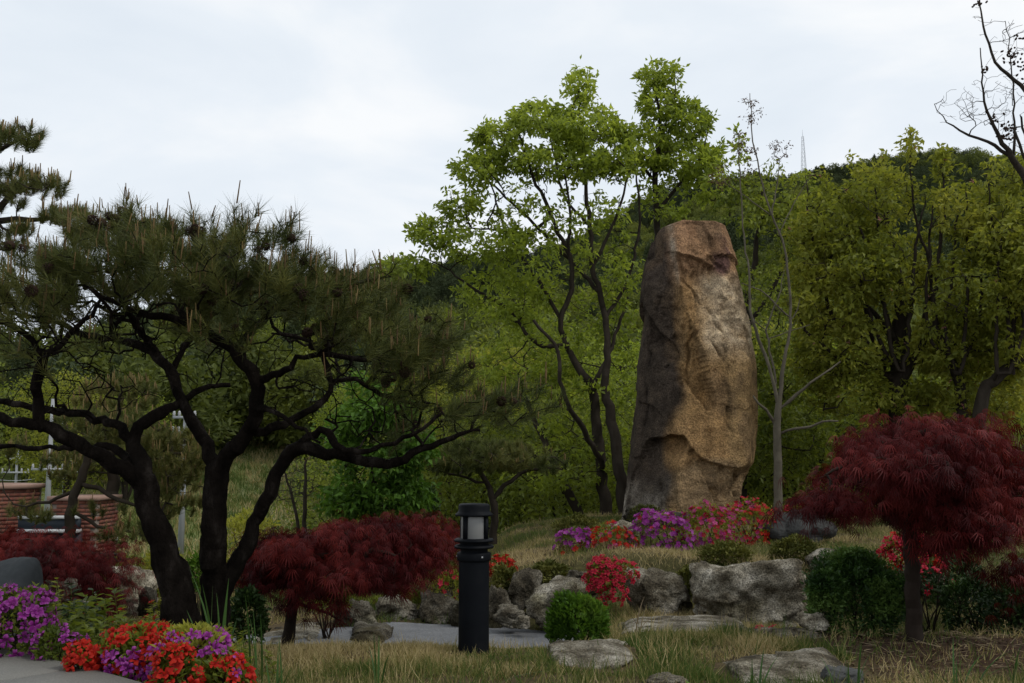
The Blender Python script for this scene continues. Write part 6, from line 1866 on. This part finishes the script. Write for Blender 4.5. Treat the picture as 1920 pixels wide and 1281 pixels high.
# ------------------------------------------------------------------ utility poles and tower
def pole(px, top, Y, wtop, wbot, arms, label, base=None):
    g = GP(px, Y) if base is None else base
    zt = U(px, top, Y)[2]
    t = thing('utility_pole', label, 'utility pole', g)
    mb = MB(); mb.tube([[g[0], g[1], g[2] - .3], [g[0], g[1], zt]], [wbot / F * Y / 2, wtop / F * Y / 2], 12)
    V, Fs = mb.out(); obj('shaft', V, Fs, M['concrete'], t, None, False)
    for ay, half in arms:
        z = U(px, ay, Y)[2]; h = half / F * Y
        mb = MB(); mb.box([g[0], g[1] - .16, z], [2 * h, .1, .1]); mb.box([g[0], g[1] - .05, z], [.12, .25, .07])
        V, Fs = mb.out(); obj('crossarm', V, Fs, M['steel'], t)
        for k in (-.92, -.45, .45, .92):
            mb = MB(); mb.lathe([g[0] + k * h, g[1] - .16, z + .05], [(.02, 0), (.07, .03), (.04, .07), (.07, .10), (.04, .14), (.06, .17), (.001, .22)], 10)
            V, Fs = mb.out(); obj('insulator', V, Fs, M['white_trim'], t)
    return t
pole(337, 752, 40, 7, 13, [(783, 21), (812, 22)], 'concrete utility pole with two crossarms seen between the pine trunks')
pole(85, 748, 48, 6, 12, [(800, 26), (880, 30)], 'tall concrete pole behind the space between the brick walls')
pole(118, 850, 58, 4, 7, [(868, 26), (886, 40)], 'thin pole with crossarms right of the taller concrete pole')
pole(28, 845, 62, 4, 6, [(860, 20), (886, 26)], 'thin pole with crossarms above the curved brick wall')
def wires():
    for (a, b, Y, lab) in [((-40, 893), (118, 884), 60, 'power line running left from the thin pole')]:
        A, B = U(*a, Y), U(*b, Y)
        s = np.linspace(0, 1, 12); P = A + (B - A) * s[:, None]; P[:, 2] -= .4 * 4 * s * (1 - s)
        mb = MB(); mb.tube(P, .02, 5); V, Fs = mb.out()
        solo('power_line', V, Fs, M['steel'], lab, 'cable', origin=A)
wires()

def tower():
    Y = 425.0
    top = U(1505, 256, Y); g = np.array([top[0], Y, gz(top[0], Y) - 1])
    H = top[2] - g[2]
    t = thing('lattice_tower', 'thin steel lattice mast on the hill ridge right of the standing stone', 'mast', g)
    mb = MB()
    wb, wt_ = 2.6, .7
    lv = np.linspace(0, 1, 15)
    cor = lambda s, k: g + np.array([(1, 1, -1, -1)[k] * (wb + (wt_ - wb) * s) / 2, (1, -1, -1, 1)[k] * (wb + (wt_ - wb) * s) / 2, H * s])
    for k in range(4):
        mb.tube([cor(0, k), cor(1, k)], .09, 4)
    V, Fs = mb.out(); obj('legs', V, Fs, M['tower'], t)
    mb = MB()
    for i in range(len(lv) - 1):
        for k in range(4):
            mb.tube([cor(lv[i], k), cor(lv[i + 1], (k + 1) % 4)], .045, 4)
            mb.tube([cor(lv[i + 1], k), cor(lv[i + 1], (k + 1) % 4)], .045, 4)
    V, Fs = mb.out(); obj('bracing', V, Fs, M['tower'], t)
    mb = MB(); mb.tube([g + [0, 0, H], g + [0, 0, H + 3]], .08, 4); V, Fs = mb.out(); obj('antenna', V, Fs, M['tower'], t)
tower()

# ------------------------------------------------------------------ middle-distance trees, built once per kind and copied
def proto(seed, h, r, n, per, size, mat, trunk_r=.14, low=.22, spread=.22, name='leafy_tree', bark='bark_brown', conical=False, multi=1, base=.5):
    T = Tree(seed)
    rng = np.random.default_rng(seed)
    T.stem([[0, 0, -.4, trunk_r * 1.2], [0, 0, h * .2, trunk_r], [rng.normal(0, .15), rng.normal(0, .15), h * .5, trunk_r * .7], [rng.normal(0, .3), rng.normal(0, .3), h * .85, trunk_r * .25]], .35, .02)
    for k in range(multi - 1):
        a = rng.uniform(0, 6.28)
        T.stem([[.1 * math.cos(a), .1 * math.sin(a), 0, trunk_r * .8], [r * .25 * math.cos(a), r * .25 * math.sin(a), h * .35, trunk_r * .6], [r * .5 * math.cos(a), r * .5 * math.sin(a), h * .75, trunk_r * .2]], .35, .03, attach=False)
    d = rdir(rng, n)
    rr = .45 * rng.random(n) ** (1 / 3) + .55 * rng.random(n) ** .2
    rr *= 1 + .22 * fbm(d * 1.6 + seed, 3, seed)
    P = d * rr[:, None] * np.array([r, r, h * (1 - low) / 2]) + np.array([0, 0, h * (1 + low) / 2])
    if conical:
        f = np.clip((P[:, 2] / h - low) / (1 - low), 0, 1); P[:, :2] *= (1.25 - f * 1.1)[:, None]
    T.grow(P, .4, .55, .16, 1.0, .5)
    T.radii(.008, 2.4, trunk_r)
    ti = np.array(T.tips[-n:])
    L = leaf_cloud(T.P[ti], norm(T.dir[ti]), per, spread, size, rng, droop=.2, seed=seed, nscale=.5, base=base, amp=.4)
    root = thing(name, None, None, (0, 0, 0))
    V, Q = T.mesh(5)
    obj('trunk', V, Q, M[bark], root, None, True)
    obj('leaves', L[0], L[1], M[mat], root, {'tint': L[2]})
    return root
K = {
    'fresh': proto(901, 7.5, 2.6, 420, 22, .15, 'leaf_fresh', multi=3),
    'mid': proto(902, 8.0, 3.0, 460, 22, .16, 'leaf_mid', multi=2),
    'olive': proto(903, 7.0, 2.8, 440, 22, .15, 'leaf_olive', multi=2),
    'thick': proto(904, 5.0, 3.0, 460, 22, .13, 'leaf_mid', low=.05, multi=4, trunk_r=.08, base=.6),
    'dark': proto(905, 9.0, 2.4, 420, 30, .14, 'conifer_far', low=.15, name='conifer_tree', conical=True),
}
used = set()
def put(kind, px, Y, s, label, rot=None, group=None):
    src = K[kind]
    o = src if kind not in used else copy_tree(src)
    used.add(kind)
    g = GP(px, Y)
    o.location = tuple(g); o.scale = (s, s, s * .98)
    o.rotation_euler = (0, 0, rot if rot is not None else (px * .37) % 6.28)
    props(o, label, 'tree', group)
    return o
for a in [
    ('mid', -190, 33, 1.0, 'mid green tree behind the curved brick wall at the left edge'),
    ('olive', 120, 52, 1.15, 'olive green tree standing behind the poles at left'),
    ('dark', 30, 70, 1.1, 'dark conifer beyond the poles at the far left'),
    ('fresh', 235, 60, .9, 'fresh green tree left of the utility pole with two crossarms'),
    ('dark', 420, 100, 1.2, 'dark conifer above the meadow between the pine limbs'),
    ('olive', 300, 88, 1.1, 'olive tree at the upper left edge of the meadow'),
    ('mid', 520, 98, 1.1, 'mid green tree at the top edge of the meadow'),
    ('fresh', 480, 112, 1.1, 'fresh green tree on the slope above the meadow'),
    ('olive', 610, 84, 1.2, 'olive tree at the right edge of the meadow'),
    ('fresh', 660, 60, 1.0, 'light green tree behind the bright drooping garden tree'),
    ('mid', 745, 40, .95, 'mid green tree above the round dark evergreen bush'),
    ('olive', 830, 31, .85, 'olive tree behind the small spreading pine, left side'),
    ('thick', 700, 26, .8, 'bushy green thicket behind the bright drooping garden tree'),
    ('thick', 850, 21, .8, 'bushy green thicket behind the bollard light'),
    ('olive', 940, 25, .8, 'olive tree rising directly behind the small spreading pine'),
    ('thick', 985, 20.5, .75, 'bushy green thicket left of the many-stemmed tree base'),
    ('mid', 1010, 34, 1.0, 'mid green tree far behind the many-stemmed tree'),
    ('thick', 1090, 21.5, .85, 'bushy green thicket directly behind the many-stemmed tree base'),
    ('fresh', 1190, 27, .8, 'fresh green tree immediately left of and behind the standing stone'),
    ('thick', 1250, 22, .75, 'bushy thicket hidden mostly behind the standing stone'),
    ('mid', 1330, 38, 1.1, 'mid green tree behind the upper part of the standing stone'),
    ('olive', 1440, 24, .85, 'olive tree behind the young grey-barked tree'),
    ('thick', 1440, 19.5, .7, 'bushy thicket at the foot of the young grey-barked tree'),
    ('thick', 1560, 20.5, .85, 'bushy thicket left of the thick dark crab apple trunk'),
    ('fresh', 1545, 40, .95, 'pale tree behind the left side of the crab apple crown'),
    ('thick', 1700, 20, .85, 'bushy thicket behind the thick dark crab apple trunk'),
    ('mid', 1660, 48, 1.0, 'mid green tree far behind the crab apple crown'),
    ('thick', 1850, 19.5, .95, 'bushy thicket behind the leaning crab apple'),
    ('fresh', 1800, 44, 1.0, 'light green tree far behind between the two crab apples'),
    ('olive', 1960, 30, 1.1, 'olive tree at the right edge behind the leaning crab apple'),
]: put(*a)

# undergrowth below the trees
def undergrowth():
    rng = np.random.default_rng(77)
    n = 34000
    y = rng.uniform(17.5, 34, n); px = np.where(rng.random(n) < .25, rng.uniform(-60, 650, n), rng.uniform(640, 1990, n))
    y = np.where((px > 380) & (px < 640), np.minimum(y, 19.5), y)
    x = (px - 960) / F * y
    h = (.5 + .45 * fbm(np.stack([x * .5, y * .5, 0 * x], 1), 3, 8)) * rng.random(n) ** .7 * 1.4
    h = np.where((px < 640), h * .4, h)
    P = np.stack([x, y, G(x, y) + np.clip(h, 0, 3)], 1)
    V, Fc = batch(LEAF_V, LEAF_F, P, frames(norm(rdir(rng, n) + [0, 0, .3]), rng.uniform(0, 6, n)), rng.uniform(.08, .17, n))
    o = obj('undergrowth', V, Fc, M['leaf_mid'], None, {'tint': tint_rand(rng, n, 4, P, .5, .7, 4, .5)}, kind='stuff')
    props(o, 'tangled green undergrowth below the trees behind the mound', 'undergrowth')
undergrowth()

# ------------------------------------------------------------------ wooded hillside
def clump_tree(seed, h, r, n, size, mat, conical):
    rng = np.random.default_rng(seed)
    d = rdir(rng, n)
    rr = .35 * rng.random(n) ** .5 + .65 * rng.random(n) ** .15
    rr *= 1 + .25 * fbm(d * 1.7 + seed, 3, seed)
    P = d * rr[:, None] * np.array([r, r, h * .46]) + np.array([0, 0, h * .54])
    if conical:
        f = np.clip(P[:, 2] / h, 0, 1); P[:, :2] *= (1.35 - f * 1.25)[:, None]
    V, Fc = batch(LEAF_V, LEAF_F, P, frames(norm(d * .4 + rdir(rng, n)), rng.uniform(0, 6, n)), size * rng.uniform(.6, 1.3, n))
    mb = MB(); mb.tube([[0, 0, -1], [0, 0, h * .6]], [.16, .08], 5)
    TV, TFs = mb.out()
    m = mesh_of('hillside_tree', np.concatenate([V, TV]), [Fc] + [f + len(V) for f in TFs], M[mat], {'tint': np.concatenate([tint_rand(rng, n, 4, P, .35, .6, seed, .5), np.zeros(len(TV))])})
    return bpy.data.objects.new('hillside_tree', m)

def forest():
    rng = np.random.default_rng(88)
    col = bpy.data.collections.new('hillside_tree_kinds')
    protos = [clump_tree(1, 7.5, 3.0, 1500, .55, 'leaf_far', False), clump_tree(2, 8.5, 3.4, 1500, .6, 'leaf_far', False), clump_tree(3, 9, 2.5, 1500, .5, 'conifer_far', True),
              clump_tree(4, 8, 2.9, 1400, .5, 'conifer_far', False), clump_tree(5, 6, 2.6, 1300, .5, 'leaf_far', False)]
    for p in protos: col.objects.link(p)
    n = 26000
    y = np.sqrt(rng.uniform(46 ** 2, 455 ** 2, n)); px = rng.uniform(-700, 2700, n)
    x = (px - 960) / F * y
    keep = ~((px > 390) & (px < 660) & (y < 74)) & ~((px > 240) & (px <= 390) & (y < 62)) & ~((px < 300) & (y < 66)) & ~((y < 60) & (px < 900))
    # keep spacing
    cell = 4.2
    key = {}
    ok = []
    for i in np.where(keep)[0]:
        cs = 2.9 if y[i] < 150 else cell
        c = (int(x[i] // cs), int(y[i] // cs), cs)
        if c in key: continue
        key[c] = 1; ok.append(i)
    ok = np.array(ok)
    x, y = x[ok], y[ok]
    z = G(x, y)
    m = len(x)
    cl = fbm(np.stack([x * .02, y * .012, 0 * x], 1), 3, 12)
    con = rng.random(m) < np.clip(.36 + .8 * cl + .25 * SS(y, 200, 400), .05, .95)
    idx = np.where(con, rng.integers(2, 4, m), rng.choice([0, 1, 4], m))
    me = bpy.data.meshes.new('distant_forest')
    me.vertices.add(m)
    me.vertices.foreach_set('co', np.stack([x, y, z], 1).astype(np.float32).ravel())
    a = me.attributes.new('kind_index', 'INT', 'POINT'); a.data.foreach_set('value', idx.astype(np.int32))
    a = me.attributes.new('size', 'FLOAT', 'POINT'); a.data.foreach_set('value', rng.uniform(.65, 1.15, m).astype(np.float32))
    a = me.attributes.new('turn', 'FLOAT_VECTOR', 'POINT'); a.data.foreach_set('vector', np.stack([0 * x, 0 * x, rng.uniform(0, 6.28, m)], 1).astype(np.float32).ravel())
    o = bpy.data.objects.new('distant_forest', me)
    COL.objects.link(o)
    props(o, 'mixed spring forest covering the far hillside', 'forest', None, 'stuff')
    ng = bpy.data.node_groups.new('scatter_trees', 'GeometryNodeTree')
    ng.interface.new_socket('Geometry', in_out='INPUT', socket_type='NodeSocketGeometry')
    ng.interface.new_socket('Geometry', in_out='OUTPUT', socket_type='NodeSocketGeometry')
    N, L = ng.nodes, ng.links
    gi, go = N.new('NodeGroupInput'), N.new('NodeGroupOutput')
    ip = N.new('GeometryNodeInstanceOnPoints'); ci = N.new('GeometryNodeCollectionInfo')
    ci.inputs['Collection'].default_value = col; ci.inputs['Separate Children'].default_value = True; ci.inputs['Reset Children'].default_value = True
    ip.inputs['Pick Instance'].default_value = True
    def na(nm, ty):
        q = N.new('GeometryNodeInputNamedAttribute'); q.data_type = ty; q.inputs['Name'].default_value = nm
        return [s for s in q.outputs if s.enabled and s.name == 'Attribute'][0]
    L.new(gi.outputs[0], ip.inputs['Points']); L.new(ci.outputs[0], ip.inputs['Instance'])
    L.new(na('kind_index', 'INT'), ip.inputs['Instance Index']); L.new(na('turn', 'FLOAT_VECTOR'), ip.inputs['Rotation']); L.new(na('size', 'FLOAT'), ip.inputs['Scale'])
    L.new(ip.outputs[0], go.inputs[0])
    md = o.modifiers.new('scatter', 'NODES'); md.node_group = ng
forest()
